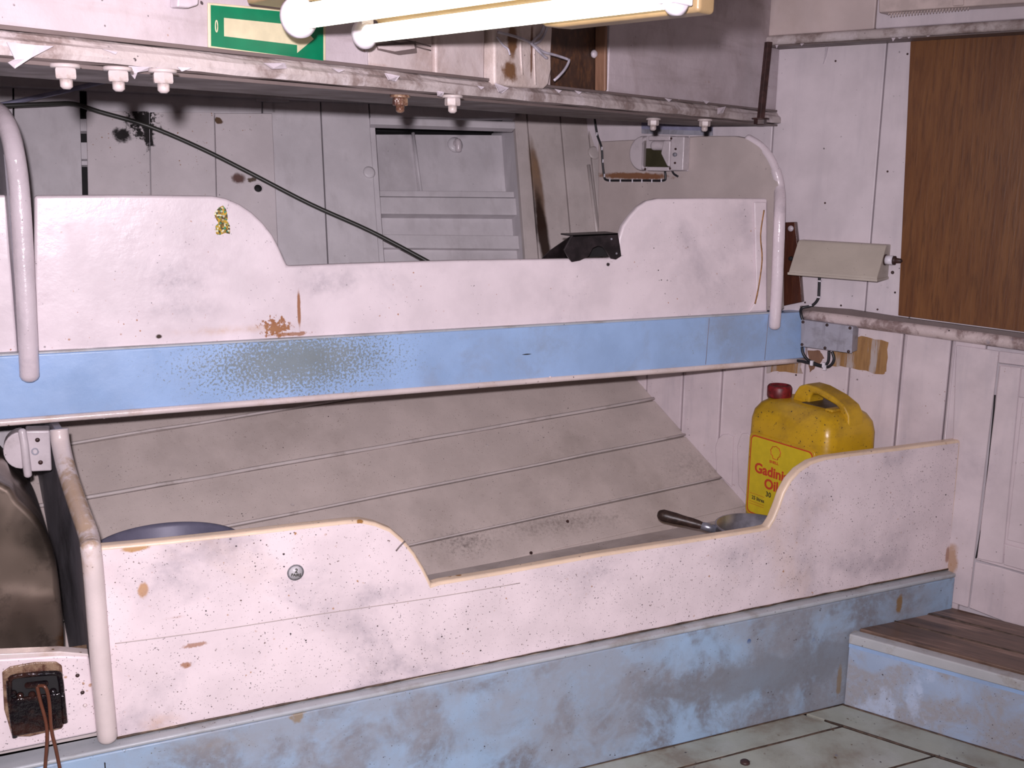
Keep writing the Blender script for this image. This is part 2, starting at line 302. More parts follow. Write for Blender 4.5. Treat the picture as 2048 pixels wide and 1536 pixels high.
M['rustcover'] = paint('rusting_cover_paint', (0.62, 0.53, 0.50), 0.4, ((0.42, 0.33, 0.28), 0.6, 7, 0.42, 0.66), None, [(SPECK, 80, 0.12, 0.54)], bump=0.9,
    stains=[((0.17, 0.085, 0.04), tuple(BEAM.at(1030, 80, 0.03)), (0.018, 0.1, 0.045), 0.25, 40, 1), ((0.17, 0.085, 0.04), tuple(BEAM.at(1026, 140, 0.03)), (0.026, 0.1, 0.024), 0.3, 40, 1),
            ((0.13, 0.05, 0.02), tuple(BEAM.at(1069, 100, 0.03)), (0.004, 0.1, 0.06), 0.3, 40, 0.9)])
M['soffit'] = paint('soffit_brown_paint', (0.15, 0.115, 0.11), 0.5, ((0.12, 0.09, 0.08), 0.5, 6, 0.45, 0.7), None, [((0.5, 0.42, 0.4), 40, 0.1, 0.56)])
M['ledge_beam'] = paint('cracked_moulding_paint', (0.48, 0.42, 0.41), 0.42, ((0.20, 0.145, 0.13), 0.85, 11, 0.44, 0.60), ((0.66, 0.60, 0.62), 0.5, 14, 0.55, 0.62), [(SPECK, 70, 0.18, 0.52)], bump=0.9)
M['ceiling'] = paint('ceiling_paint', (0.58, 0.49, 0.47), 0.4, ((0.44, 0.34, 0.28), 0.4, 3, 0.45, 0.7))
M['flake'] = flat('peeled_paint', (0.56, 0.50, 0.54), 0.4)
M['bolt'] = paint('bolt_paint', (0.44, 0.38, 0.37), 0.35, ((0.25, 0.18, 0.14), 0.6, 40, 0.5, 0.65))
M['ply'] = wood('stained_plywood', (0.195, 0.082, 0.028), (0.145, 0.056, 0.02), (0.085, 0.032, 0.014), (1.2, 1.2, 0.12), 34, 0.34)
M['darkwood'] = wood('dark_red_wood', (0.075, 0.022, 0.012), (0.045, 0.014, 0.009), (0.10, 0.035, 0.018), (1.5, 1.5, 0.2), 30, 0.3)
M['recess'] = wood('brown_recess_wood', (0.07, 0.035, 0.022), (0.035, 0.018, 0.013), (0.16, 0.07, 0.03), (1, 1, 0.5), 24, 0.5)
M['postwood'] = wood('bare_brown_post', (0.26, 0.14, 0.085), (0.20, 0.10, 0.06), (0.14, 0.07, 0.04), (1.5, 1.5, 0.15), 30, 0.55)
M['tread'] = wood('worn_brown_tread', (0.12, 0.078, 0.058), (0.17, 0.105, 0.075), (0.05, 0.03, 0.024), (0.25, 2.0, 1), 12, 0.38, ((0.34, 0.22, 0.17), 9, (0.22, 2.2, 1)), (Vector((0.502, -0.864, 0)), Vector((0.864, 0.502, 0))))
M['bare'] = wood('bare_tan_wood', (0.36, 0.20, 0.075), (0.30, 0.16, 0.055), (0.20, 0.10, 0.04), (1.5, 1.5, 0.2), 30, 0.55, ((0.46, 0.42, 0.42), 22, (1.5, 1.5, 0.15)))
M['floor'] = paint('worn_floor_paint', (0.40, 0.43, 0.37), 0.4, ((0.22, 0.17, 0.12), 0.75, 3.6, 0.46, 0.66), ((0.50, 0.54, 0.52), 0.6, 3, 0.52, 0.66), [(SPECK, 70, 0.18, 0.46), ((0.05, 0.13, 0.36), 24, 0.14, 0.60), ((0.12, 0.07, 0.03), 40, 0.2, 0.5)])
M['black'] = flat('black_void', (0.012, 0.011, 0.012), 0.8)
M['blackpaint'] = flat('scuffed_black_steel', (0.030, 0.022, 0.024), 0.35, 0.2, var=0.5)
M['cable'] = flat('black_cable_sheath', (0.018, 0.018, 0.022), 0.4)
M['hose'] = flat('dark_olive_hose', (0.035, 0.035, 0.030), 0.4)
M['greywire'] = flat('blue_grey_wire', (0.28, 0.28, 0.40), 0.4)
M['wirewhite'] = flat('pale_painted_wire', (0.45, 0.42, 0.48), 0.4, var=0.3)
M['brownwire'] = flat('brown_oily_string', (0.13, 0.045, 0.025), 0.3)
M['clip'] = flat('white_clip', (0.75, 0.72, 0.78), 0.4, var=0)
M['yellow'] = paint('yellow_polythene', (0.60, 0.36, 0.012), 0.36, ((0.30, 0.17, 0.02), 0.7, 6, 0.46, 0.68), None, [((0.05, 0.03, 0.015), 60, 0.12, 0.50), ((0.05, 0.03, 0.02), 140, 0.28, 0.46)], streak=((0.20, 0.12, 0.02), 10, (1, 1, 2), 0.35))
M['redcap'] = flat('dark_red_cap', (0.20, 0.012, 0.016), 0.45, var=0.5, sc=60)
M['labelyellow'] = flat('label_yellow', (0.66, 0.50, 0.012), 0.35, var=0.08)
M['labelred'] = flat('label_red', (0.55, 0.05, 0.015), 0.4, var=0)
M['ink'] = flat('black_ink', (0.03, 0.03, 0.02), 0.5, var=0)
M['alu'] = paint('dull_aluminium', (0.36, 0.36, 0.42), 0.38, ((0.18, 0.17, 0.18), 0.6, 16, 0.45, 0.65), None, [((0.6, 0.58, 0.6), 60, 0.2, 0.5)], streak=((0.2, 0.19, 0.22), 40, (1, 1, 0.1), 0.7))
M['pan'] = flat('worn_aluminium_pan', (0.42, 0.43, 0.50), 0.32, 0.75, var=0.35, sc=22)
M['handle'] = wood('dark_wooden_handle', (0.045, 0.025, 0.02), (0.025, 0.015, 0.012), (0.07, 0.04, 0.03), (1, 1, 1), 30, 0.4)
M['basin'] = flat('grey_violet_enamel', (0.13, 0.125, 0.18), 0.5, 0.1, var=0.1)
M['beige'] = paint('beige_lamp_paint', (0.47, 0.42, 0.36), 0.4, ((0.58, 0.53, 0.46), 0.4, 6, 0.5, 0.7), None, [(SPECK, 130, 0.14, 0.56)])
M['lampwhite'] = paint('lamp_white_paint', (0.58, 0.52, 0.54), 0.3, ((0.3, 0.26, 0.26), 0.4, 14, 0.5, 0.7), None, [(SPECK, 90, 0.16, 0.54)])
M['oliveglass'] = flat('dark_olive_glass', (0.05, 0.045, 0.025), 0.15)
M['green'] = flat('sign_green', (0.0, 0.17, 0.075), 0.35, var=0.12)
M['signcream'] = flat('sign_cream', (0.60, 0.54, 0.36), 0.35, var=0.1)
M['housing'] = flat('cream_lamp_housing', (0.34, 0.235, 0.12), 0.35, var=0.1)
M['capwhite'] = flat('white_lampholder', (0.75, 0.70, 0.75), 0.3, var=0.02)
M['tube'] = flat('fluorescent_glow', (0.9, 0.9, 0.9), 0.4, emit=(1.0, 0.96, 0.82), es=2.9, var=0)
M['vent'] = flat('cream_plastic', (0.60, 0.50, 0.47), 0.4)
M['steel'] = None
n = N('browned_steel_with_reflections')
g = n.noise(3.2, 3, 0.5, dist=0.8)
c = n.mix(n.ramp(g, 0.35, 0.62), (0.055, 0.042, 0.033), (0.27, 0.21, 0.17)); c = n.mix(n.blob((0.0, 2.0, 0.42), (0.05, 0.5, 0.09), 0.4, 14), c, (0.22, 0.09, 0.02))  # pale patches and orange blob paint reflections onto the oxide-brown steel
c = n.mix(n.math('MULTIPLY', n.ramp(n.noise(14, 6, 0.7), 0.5, 0.7), 0.6), c, (0.04, 0.03, 0.025))
n.put(n.b.inputs['Base Color'], c); n.b.inputs['Metallic'].default_value = 0.75; n.put(n.b.inputs['Roughness'], n.ramp(n.noise(4, 3), 0.3, 0.7, 0.22, 0.5)); n.bump(n.noise(5, 2), 0.5, 0.02)
M['steel'] = n.m
n = N('oily_wet_black')
c = n.mix(n.ramp(n.noise(26, 5), 0.4, 0.65), (0.006, 0.004, 0.006), (0.035, 0.014, 0.011))
n.put(n.b.inputs['Base Color'], c); n.b.inputs['Roughness'].default_value = 0.08; n.b.inputs['Specular IOR Level'].default_value = 0.45; n.bump(n.noise(60, 3, 0.6), 0.9, 0.006)
M['oily'] = n.m
n = N('rust_brown_flange')
c = n.mix(n.ramp(n.noise(32, 6, 0.7), 0.38, 0.62), (0.30, 0.20, 0.13), (0.085, 0.03, 0.02))
n.put(n.b.inputs['Base Color'], c); n.b.inputs['Roughness'].default_value = 0.3; n.bump(n.noise(60, 3, 0.6), 0.9, 0.004)
M['rustflange'] = n.m
M['rustrod'] = flat('dark_rusted_steel', (0.055, 0.025, 0.022), 0.5, var=0.4, sc=60)
n = N('glitter_foil')
v = n.new('ShaderNodeTexVoronoi'); n.put(v.inputs['Vector'], n.c); v.inputs['Scale'].default_value = 260
sp = n.new('ShaderNodeSeparateColor'); n.put(sp.inputs[0], v.outputs['Color'])
c = n.mix(n.ramp(sp.outputs[0], 0.2, 0.8), (0.05, 0.035, 0.01), (0.50, 0.30, 0.02)); c = n.mix(n.ramp(sp.outputs[1], 0.82, 0.88), c, (0.65, 0.65, 0.45)); c = n.mix(n.ramp(sp.outputs[2], 0.85, 0.9), c, (0.05, 0.25, 0.12))
n.put(n.b.inputs['Base Color'], c); n.b.inputs['Roughness'].default_value = 0.3; n.b.inputs['Metallic'].default_value = 0.3
M['glitter'] = n.m

# ================================================================== THE SETTING
# floor -------------------------------------------------------------
fl = thing('floor', (0, 0, 0), kind='structure')
box('subfloor', (-2.6, -2.2, -0.10), (3.4, 3.6, -0.03), M['black'], fl)
S0 = Vector((1.837, 2.000, 0)); SD = Vector((0.502, -0.864, 0)).normalized()   # foot of the step
SN = Vector((-SD.y, SD.x, 0))                                                  # into the step
K = FLOOR.at(1595, 1423); g_off = (S0 - K) @ SN
def floor_quad(y0, y1, x0, off, name='plank'):
    a = S0 - SN * off
    xa = a.x + SD.x * (y0 - a.y) / SD.y; xb = a.x + SD.x * (y1 - a.y) / SD.y
    prism_pts(name, [Vector((x0, y0, 0)), Vector((xa - 0.006, y0, 0)), Vector((xb - 0.006, y1, 0)), Vector((x0, y1, 0))], (0, 0, -0.03), M['floor'], fl, bevel=0.002)
ys = [2.02, 1.885, 1.69, 1.49, 1.28, 1.05, 0.8, 0.5, 0.2, -0.2, -0.7, -1.3, -2.0]
for i in range(len(ys) - 1): floor_quad(ys[i + 1] + 0.005, ys[i] - 0.001, -2.4, g_off)
a = S0 + SD * -0.03; b = S0 + SD * 4.2
prism_pts('plank', [a, b, b - SN * (g_off - 0.004), a - SN * (g_off - 0.004)], (0, 0, -0.03), M['floor'], fl, bevel=0.002)
prism_pts('plank', [a, b, b + SN * 0.02, a + SN * 0.02], (0, 0, -0.03), M['floor'], fl)
for yy in ys[1:5]:
    xa = (S0 - SN * g_off).x + SD.x * (yy - (S0 - SN * g_off).y) / SD.y
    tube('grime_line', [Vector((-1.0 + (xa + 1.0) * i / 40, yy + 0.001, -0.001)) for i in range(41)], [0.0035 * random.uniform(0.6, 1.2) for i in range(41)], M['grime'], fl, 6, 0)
gs_ = S0 - SN * (g_off - 0.001)
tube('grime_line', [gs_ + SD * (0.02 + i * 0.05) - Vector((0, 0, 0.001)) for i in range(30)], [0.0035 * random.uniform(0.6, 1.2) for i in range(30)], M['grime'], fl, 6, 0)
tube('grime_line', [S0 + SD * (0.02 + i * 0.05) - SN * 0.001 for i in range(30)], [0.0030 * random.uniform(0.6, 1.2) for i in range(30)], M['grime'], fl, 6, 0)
lathe('screw_head', [(0.012, 0), (0.012, 0.004), (0.008, 0.007)], FLOOR.at(1490, 1526), (0, 0, 1), M['rustrod'], fl, 10)
# ceiling -------------------------------------------------------------
ce = thing('ceiling', (0, 0, 1.86), kind='structure')
for i, y in enumerate([-2.2, -1.5, -0.8, -0.1, 0.6, 1.3, 2.0, 2.7]):
    box('panel', (-2.6, y + 0.002, 1.86), (3.4, y + 0.698, 1.90), M['ceiling'], ce, bevel=0.003)
# far walls behind the viewer
wl = thing('wall_left', (-2.5, 0, 0), kind='structure')
for i in range(8): box('panel', (-2.56, -2.2 + i * 0.7, 0), (-2.5, -1.505 + i * 0.7, 1.86), M['wall'], wl, bevel=0.004)
wr = thing('wall_rear', (0, -2.2, 0), kind='structure')
for i in range(8): box('panel', (-2.5 + i * 0.7, -2.26, 0), (-1.805 + i * 0.7, -2.2, 1.86), M['wall'], wr, bevel=0.004)
# right bulkhead --------------------------------------------------------
wa = thing('wall_right', WALL.o - Vector((0, 0, 0.682)), kind='structure')
WO = Vector((2.215, 2.0, 0))
def wpt(t, z, off=0.0): return WO + WD * t + Vector((0, 0, z)) + WALL.n * off
def wboard(t0, t1, z0, z1, o0, o1, mat, name='plank', parent=None, bevel=0.003, g=0.0015):
    return prism_pts(name, [wpt(t0 + g, z0, o1), wpt(t1 - g, z0, o1), wpt(t1 - g, z1, o1), wpt(t0 + g, z1, o1)], WALL.n * (o0 - o1), mat, parent or wa, bevel=bevel)
wboard(-4.0, 1.75, -0.05, 1.9, -0.06, -0.022, M['wall'], 'backing', g=0)
RZ = 0.985                                             # rail height where it meets the upper bunk
for t0, t1 in ((0.60, 1.25), (0.292, 0.60), (0.17, 0.292), (-0.5, 0.17), (-1.2, -0.5), (-1.9, -1.2), (-2.6, -1.9), (-3.9, -2.6)):
    wboard(t0, t1, 0.97, 1.86, -0.02, 0.0, M['wall'])
ts = [1.25, 1.12, 0.985, 0.853, 0.718, 0.583, 0.455, 0.323, 0.180, 0.053, -0.035]
for i in range(len(ts) - 1): wboard(ts[i + 1], ts[i], -0.02, 0.975, -0.02, 0.0, M['wall_low'], bevel=0.005, g=0.0015)
for i, t in enumerate((0.853, 0.718, 0.583, 0.180, 0.053)):   # thin beads beside the joints
    tube('bead', [wpt(t - 0.008, 0.2, 0.0), wpt(t - 0.008, 0.95, 0.0)], 0.0035, M['wall_low'], wa, 6, 0)
# rail moulding
ra = thing('trim_1', WALL.at(1600, 630), kind='structure')
tube('rail', [WALL.at(1605, 630, 0.008), WALL.at(1750, 648, 0.008), WALL.at(1900, 668, 0.008), WALL.at(2048, 688, 0.008), WALL.at(2400, 737, 0.008), WALL.at(3200, 850, 0.008), WALL.at(4600, 1040, 0.008)], 0.017, M['ledge_beam'] , ra, 12, 3)
bpy.data.objects['rail'].data.materials[0] = paint('chipped_rail_paint', (0.60, 0.50, 0.49), 0.3, ((0.20, 0.13, 0.12), 0.8, 10, 0.47, 0.56), None, [((0.10, 0.14, 0.25), 40, 0.3, 0.52), (SPECK, 60, 0.2, 0.5)], bump=0.8)
slab('rail_top', WALL, [(1600, 612), (1700, 619), (1810, 636), (2300, 700), (2300, 712), (1810, 648), (1600, 622)], 0, 0.012, M['soffit'], ra)
# cover board beside the door and panelled door
slab('stile', WALL, [(1912, 690), (1998, 702), (1936, 1216), (1893, 1202)], 0, 0.006, M['wall_low'], wa, bevel=0.003)
slab('plank', WALL, [(1998, 702), (2600, 778), (2600, 800), (1996, 726)], 0, 0.006, M['wall_low'], wa, bevel=0.003)
slab('plank', WALL, [(1950, 1124), (1998, 1135), (2048, 1150), (2600, 1310), (2600, 1480), (1938, 1216)], 0, 0.006, M['wall_low'], wa, bevel=0.004)
dr = thing('door_1', WALL.at(2048, 1140), kind='structure')
slab('leaf', WALL, [(1999, 729), (2600, 800), (2600, 1302), (1952, 1119)], 0, 0.003, M['wall_low'], dr, bevel=0.003)
slab('stile', WALL, [(1999, 731), (2042, 735), (2005, 1129), (1953, 1118)], 0.003, 0.011, M['wall_low'], dr, bevel=0.004)
slab('top_stile', WALL, [(2042, 736), (2600, 802), (2600, 860), (2036, 795)], 0.003, 0.011, M['wall_low'], dr, bevel=0.004)
slab('bottom_stile', WALL, [(2008, 1088), (2600, 1240), (2600, 1298), (2006, 1130)], 0.003, 0.011, M['wall_low'], dr, bevel=0.004)
slab('panel', WALL, [(2044, 806), (2600, 880), (2600, 1225), (2014, 1080)], 0.003, 0.008, M['wall_low'], dr, bevel=0.006)
tube('crack_filler', [WALL.at(1990, 790, 0.008), WALL.at(1984, 860, 0.008), WALL.at(1975, 950, 0.008), WALL.at(1962, 1060, 0.008), WALL.at(1952, 1116, 0.008)], 0.0022, M['black'], dr, 6, 4)
# plywood sheet
pw = slab('plywood_sheet', WALL, [(1822, 60), (2700, -60), (2700, 760), (2048, 664), (1796, 631)], 0.0, 0.010, M['ply'], None, bevel=0.0015)
props(pw, 'large brown varnished plywood sheet covering the right bulkhead above the rail', 'panel')
# back lining (upper) --------------------------------------------------
bk = thing('wall_back', (0, 2.95, 0.9), kind='structure')
def bx(x0, x1, y0, y1):   # pixel columns given at image heights 180 and 520
    f = lambda p, y: p[0] + (p[1] - p[0]) * (y - 180) / 340.0
    return [(f(x0, y0), y0), (f(x1, y0), y0), (f(x1, y1), y1), (f(x0, y1), y1)]
def bplank(x0, x1, y0, y1, mat='back', o0=-0.02, o1=0.0, name='plank', parent=None, gap=1.1, bevel=0.0025):
    x0 = (x0[0] + gap, x0[1] + gap); x1 = (x1[0] - gap, x1[1] - gap)
    return slab(name, BACK, bx(x0, x1, y0, y1), o0, o1, M[mat], parent or bk, bevel=bevel)
T, B = 40, 640
bplank((-420, -430), (-150, -156), T, B); bplank((-150, -156), (26, 30), T, B); bplank((27, 30), (160, 170), T, B)
slab('plank', BACK, [(-300, T), (1210, T + 60), (1210, 226), (-300, 158)], -0.0, 0.012, M['back'], bk, bevel=0.002)   # header board up under the beam
slab('hatch_stop', BACK, [(158, 238), (176, 238), (178, 262), (160, 262)], -0.03, -0.012, M['back'], bk); slab('hatch_stop', BACK, [(160, 285), (177, 285), (178, 318), (162, 318)], -0.03, -0.012, M['back'], bk); slab('hatch_stop', BACK, [(162, 322), (178, 322), (178, 330), (162, 330)], -0.03, -0.016, M['back'], bk)
bplank((172, 179), (524, 530), T, 226); bplank((524, 530), (552, 556), T, 226)
bplank((540, 556), (640, 656), T, B); bplank((640, 656), (736, 760), T, B)
bplank((736, 762), (1046, 1046), T, 236); slab('lintel', BACK, [(740, 234), (1030, 243), (1031, 257), (741, 248)], -0.02, 0.008, M['back'], bk, bevel=0.002)
bplank((1024, 1050), (1050, 1078), T, B, 'back_brown'); bplank((1050, 1078), (1116, 1146), T, B, 'back_brown'); bplank((1116, 1146), (1168, 1206), T, B, 'back_brown'); bplank((1168, 1206), (1400, 1410), T, B, 'back_brown')
tube('bead', [BACK.at(1177, 330, 0.002), BACK.at(1200, 520, 0.002)], 0.006, M['back_brown'], bk, 8, 0)
slab('catch_plate', BACK, [(512, 186), (578, 190), (578, 204), (512, 202)], 0, 0.006, M['back'], bk, bevel=0.001)
lathe('filler_plug', [(0.018, 0), (0.018, 0.003), (0.012, 0.005)], BACK.at(738, 345), BACK.n, M['back'], bk, 16)
lathe('filler_plug', [(0.022, 0), (0.022, 0.003), (0.016, 0.005)], BACK.at(1188, 306), BACK.n, M['back_brown'], bk, 16)
slab('backing', BACK, [(-420, T), (176, T), (178, B), (-430, B)], -0.10, -0.07, M['black'], bk)
# hatch cover of three boards in the back lining
ht = thing('window_1', BACK.at(350, 380), kind='structure')
slab('backing', BACK, bx((174, 181), (548, 560), 228, B), -0.016, -0.002, M['back'], ht)
for x0, x1 in (((171, 178), (298, 304)), ((298, 304), (428, 436)), ((428, 436), (543, 558))):
    bplank(x0, x1, 222 + (x0[0] - 171) * 0.016, B, 'hatch', -0.002, 0.012, 'plank', ht, 0.7)
lathe('finger_hole', [(0.011, 0), (0.011, 0.002)], BACK.at(516, 377, 0.0115), BACK.n, M['black'], ht, 16)
lathe('finger_hole_rim', [(0.0108, 0), (0.0108, 0.002), (0.014, 0.002), (0.014, 0)], BACK.at(516, 377, 0.0118), BACK.n, M['hatch'], ht, 16, closed=False)
# opening into the ship's side, stepped lining inside
rc = thing('trim_2', BACK.at(890, 515), kind='structure', label=None)
def rplank(y0, y1, o0, o1, mat='back', x0=735, x1=1060, name='plank', b=0.003): return slab(name, BACK, [(x0, y0), (x1, y0 + 3), (x1, y1 + 3), (x0, y1)], o0, o1, M[mat], rc, bevel=b)
rplank(270, 300, -0.27, -0.25, x0=700, x1=860); slab('panel', BACK, [(700, 268), (838, 268), (850, 392), (700, 392)], -0.27, -0.20, M['back'], rc, bevel=0.004)
slab('panel', BACK, [(822, 268), (1080, 270), (1080, 392), (838, 392)], -0.27, -0.195, M['back'], rc, bevel=0.004)
tube('batten', [BACK.at(826, 266, -0.195), BACK.at(842, 385, -0.195)], 0.006, M['back'], rc, 8, 0)
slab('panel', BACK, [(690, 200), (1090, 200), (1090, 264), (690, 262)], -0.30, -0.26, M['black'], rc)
rplank(380, 392, -0.26, -0.13); rplank(393, 427, -0.26, -0.12); rplank(431, 470, -0.26, -0.16); rplank(468, 495, -0.26, -0.12); rplank(497, 600, -0.26, -0.14)
slab('side_panel', BACK, bx((690, 712), (745, 768), 200, 600), -0.28, -0.021, M['back'], rc); slab('side_panel', BACK, bx((1040, 1066), (1090, 1110), 200, 600), -0.28, -0.021, M['back'], rc)
k_ = BACK.at(910, 290, -0.19)
kn = thing('pipe_stub', k_, 'small painted round pipe stub inside the dark square opening behind the upper bunk', 'pipe stub')
lathe('flange', [(0.026, 0), (0.026, 0.004), (0.014, 0.008)], k_, BACK.n, M['back'], kn, 16)
tube('stub', [k_, k_ + BACK.n * 0.03, k_ + BACK.n * 0.034 + Vector((0, 0, -0.03))], 0.010, M['lampwhite'], kn, 12, 4, round_end=True)
# ship's side behind everything
sd = thing('wall_outer', (0, 3.5, 0), kind='structure')
box('plating', (-2.6, 3.62, -0.05), (1.35, 3.70, 1.9), M['back'], sd)
# hull lining behind the lower bunk -----------------------------------------
hu = thing('wall_hull', HULL.at(760, 1000), kind='structure')
e0, e1 = Vector((1270, 755)), Vector((1475, 990)); es = (e1.y - e0.y) / (e1.x - e0.x)
def seam(x1, y1, x2, y2):
    s = (y2 - y1) / (x2 - x1); L = (60, y1 + s * (60 - x1))
    xr = (y1 - s * x1 - e0.y + es * e0.x) / (es - s); return L, (xr, y1 + s * (xr - x1))
seams = [seam(140, 800, 600, 732), seam(140, 890, 600, 815), seam(160, 1000, 1310, 800), seam(430, 1060, 1380, 870), seam(820, 1092, 1440, 957), seam(900, 1147, 1475, 1016)]
for i in range(5):
    (a, b), (c, d) = seams[i], seams[i + 1]
    slab('plank', HULL, [(a[0], a[1] + 1.0), (b[0], b[1] + 1.0), (d[0], d[1] - 1.0), (c[0], c[1] - 1.0)], -0.02, 0.0, M['hull'], hu, bevel=0.003)
for i in range(1, 5):
    a, b = seams[i]
    mid = [HULL.at(a[0] + (b[0] - a[0]) * t, a[1] + (b[1] - a[1]) * t + random.uniform(-1, 1) - 2.5, 0.0005) for t in [j / 14 for j in range(15)]]
    tube('caulking_strip', mid, [0.0052, 0.0042, 0.0055, 0.004, 0.0035][i] if i < 4 else 0.0028, M['caulk'], hu, 6, 2)
a, b = seams[5]
slab('plank', HULL, [(a[0], a[1]), (b[0], b[1]), (b[0] + 30, b[1] + 26), (a[0], a[1] + 30)], -0.02, -0.003, M['hull'], hu)
slab('backing', HULL, [(seams[0][0][0], seams[0][0][1]), seams[0][1], (b[0] + 8, b[1] + 10), (a[0], a[1] + 10)], -0.05, -0.021, M['black'], hu)
for px, py in ((585, 1010), (975, 890), (1062, 1106), (1135, 1043)): lathe('nail_head', [(0.005, 0), (0.004, 0.003)], HULL.at(px, py), HULL.n, M['rustrod'] if px > 1000 else M['caulk'], hu, 8)
# deck beam running fore and aft, with moulding ------------------------------
bm_ = thing('ceiling_beam', BEAM.o + Vector((0, 0, 1.5)), kind='structure')
def bpt(t, z, off=0.0): return Vector((BEAM.o.x, BEAM.o.y, 0)) - BD * t + Vector((0, 0, z)) + BEAM.n * off
def bboard(t0, t1, z0, z1, o0, o1, mat, name='plank', bevel=0.003, parent=None):
    return prism_pts(name, [bpt(t0, z0, o1), bpt(t1, z0, o1), bpt(t1, z1, o1), bpt(t0, z1, o1)], BEAM.n * (o0 - o1), M[mat], parent or bm_, bevel=bevel)
bboard(0.0, 0.872, 1.548, 1.86, -0.22, 0.0, 'beam', 'panel'); bboard(1.075, 1.30, 1.548, 1.86, -0.22, -0.008, 'beam_panel', 'panel'); bboard(1.302, 1.44, 1.548, 1.86, -0.22, 0.004, 'beam_panel', 'panel', 0.006)
bboard(1.44, 1.60, 1.548, 1.86, -0.22, -0.004, 'beam_panel', 'panel'); bboard(1.602, 3.9, 1.548, 1.86, -0.22, 0.0, 'beam', 'panel')
bboard(0.873, 1.074, 1.548, 1.86, -0.20, -0.026, 'recess', 'recess_back')
for z in (1.585, 1.592): tube('paint_crack', [bpt(t, z + 0.012 * math.sin(t * 9), 0.0005) for t in (1.45, 1.50, 1.54, 1.585)], 0.0012, M['soffit'], bm_, 5, 3)
slab('bare_patch', BEAM, [(755, 88), (832, 82), (834, 106), (800, 110), (758, 100)], -0.004, 0.0, M['soffit'], bm_)
slab('bare_patch', BEAM, [(757, 92), (828, 88), (830, 97), (790, 103), (760, 97)], -0.0, 0.003, M['beam_panel'], bm_)
# moulding: rounded ledge and soffit
prof = [(-0.22, 1.5145), (0.010, 1.5145), (0.016, 1.517), (0.018, 1.525), (0.016, 1.534), (0.010, 1.539), (0.006, 1.544), (0.0, 1.548), (-0.22, 1.548)]
vv = []; ff = []; nn = 60
for i in range(nn + 1):
    t = 0.0 + 3.9 * i / nn
    for o_, z in prof: vv.append(bpt(t, z + random.uniform(-0.0012, 0.0012), o_ + random.uniform(-0.0012, 0.0012)))
q = len(prof)
for i in range(nn):
    for j in range(q): ff.append((i * q + j, i * q + (j + 1) % q, (i + 1) * q + (j + 1) % q, (i + 1) * q + j))
ff += [tuple(range(q)), tuple(range(nn * q, (nn + 1) * q))]
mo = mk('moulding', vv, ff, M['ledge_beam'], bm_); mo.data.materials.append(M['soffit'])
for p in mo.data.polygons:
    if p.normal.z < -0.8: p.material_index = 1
bboard(0.0, 3.9, 1.5085, 1.5142, -0.215, 0.008, 'soffit', 'soffit_strip', 0.001)
bboard(0.0, 3.9, 1.5478, 1.5535, -0.01, 0.0045, 'soffit', 'groove_strip', 0.001)
# peeling flakes
def flake(pix, off=0.021, curl=0.006, pl=BEAM):
    fr = [pl.at(x, y, off + curl * (i % 2)) for i, (x, y) in enumerate(pix)]
    prism_pts('paint_flake', fr, pl.n * -0.0016, M['flake'], bm_)
flake([(14, 84), (70, 90), (108, 92), (62, 116), (30, 137), (16, 125), (30, 118)], 0.024, 0.004)
flake([(258, 132), (300, 134), (308, 140), (275, 145), (270, 158), (262, 148)]); flake([(528, 126), (570, 126), (574, 137), (545, 138)]); flake([(312, 134), (345, 138), (342, 152), (318, 150)])
flake([(205, 98), (235, 104), (232, 109)], 0.02, 0.002); flake([(355, 134), (384, 136), (364, 143)]); flake([(875, 182), (888, 184), (886, 194), (876, 192)]); flake([(990, 166), (1018, 176), (1004, 187), (998, 184)]); flake([(770, 146), (800, 152), (792, 163), (778, 160)])
flake([(1436, 216), (1452, 213), (1446, 226), (1436, 228)], 0.02); flake([(665, 137), (690, 140), (678, 145)])
for px, py in ((955, 171), (1110, 178), (1330, 196), (1405, 200), (1150, 181)): flake([(px, py), (px + 14, py + 3), (px + 8, py + 8)], 0.02, 0.004)
# brown post and painted end board at the recess
slab('post', BEAM, [(1211, 52), (1216, 52), (1215, 180), (1210, 184)], -0.026, 0.002, M['postwood'], bm_, bevel=0.003)
# athwartship deck beam over the bulkhead
db = thing('trim_3', wpt(0, 1.73), kind='structure')
def dboard(t0, t1, z0, z1, o0, o1, mat, name='panel', b=0.004): return prism_pts(name, [wpt(t0, z0, o1), wpt(t1, z0, o1), wpt(t1, z1, o1), wpt(t0, z1, o1)], WALL.n * (o0 - o1), M[mat], db, bevel=b)
dboard(-3.9, 0.30, 1.748, 1.86, 0.0, 0.075, 'wall'); dboard(0.302, 0.62, 1.748, 1.86, 0.0, 0.075, 'ceiling')
dboard(-3.9, 0.66, 1.722, 1.747, 0.0, 0.09, 'ledge_beam', 'moulding', 0.008)
dboard(-3.9, 0.66, 1.719, 1.7215, 0.0, 0.082, 'soffit', 'soffit_strip', 0)
for i in range(7):
    t = random.uniform(0.0, 0.6); p = wpt(t, 1.722, 0.085)
    prism_pts('paint_flake', [p, p - WD * random.uniform(0.006, 0.016), p - WD * 0.004 - Vector((0, 0, random.uniform(0.002, 0.012)))], WALL.n * -0.0015, M['flake'], db)

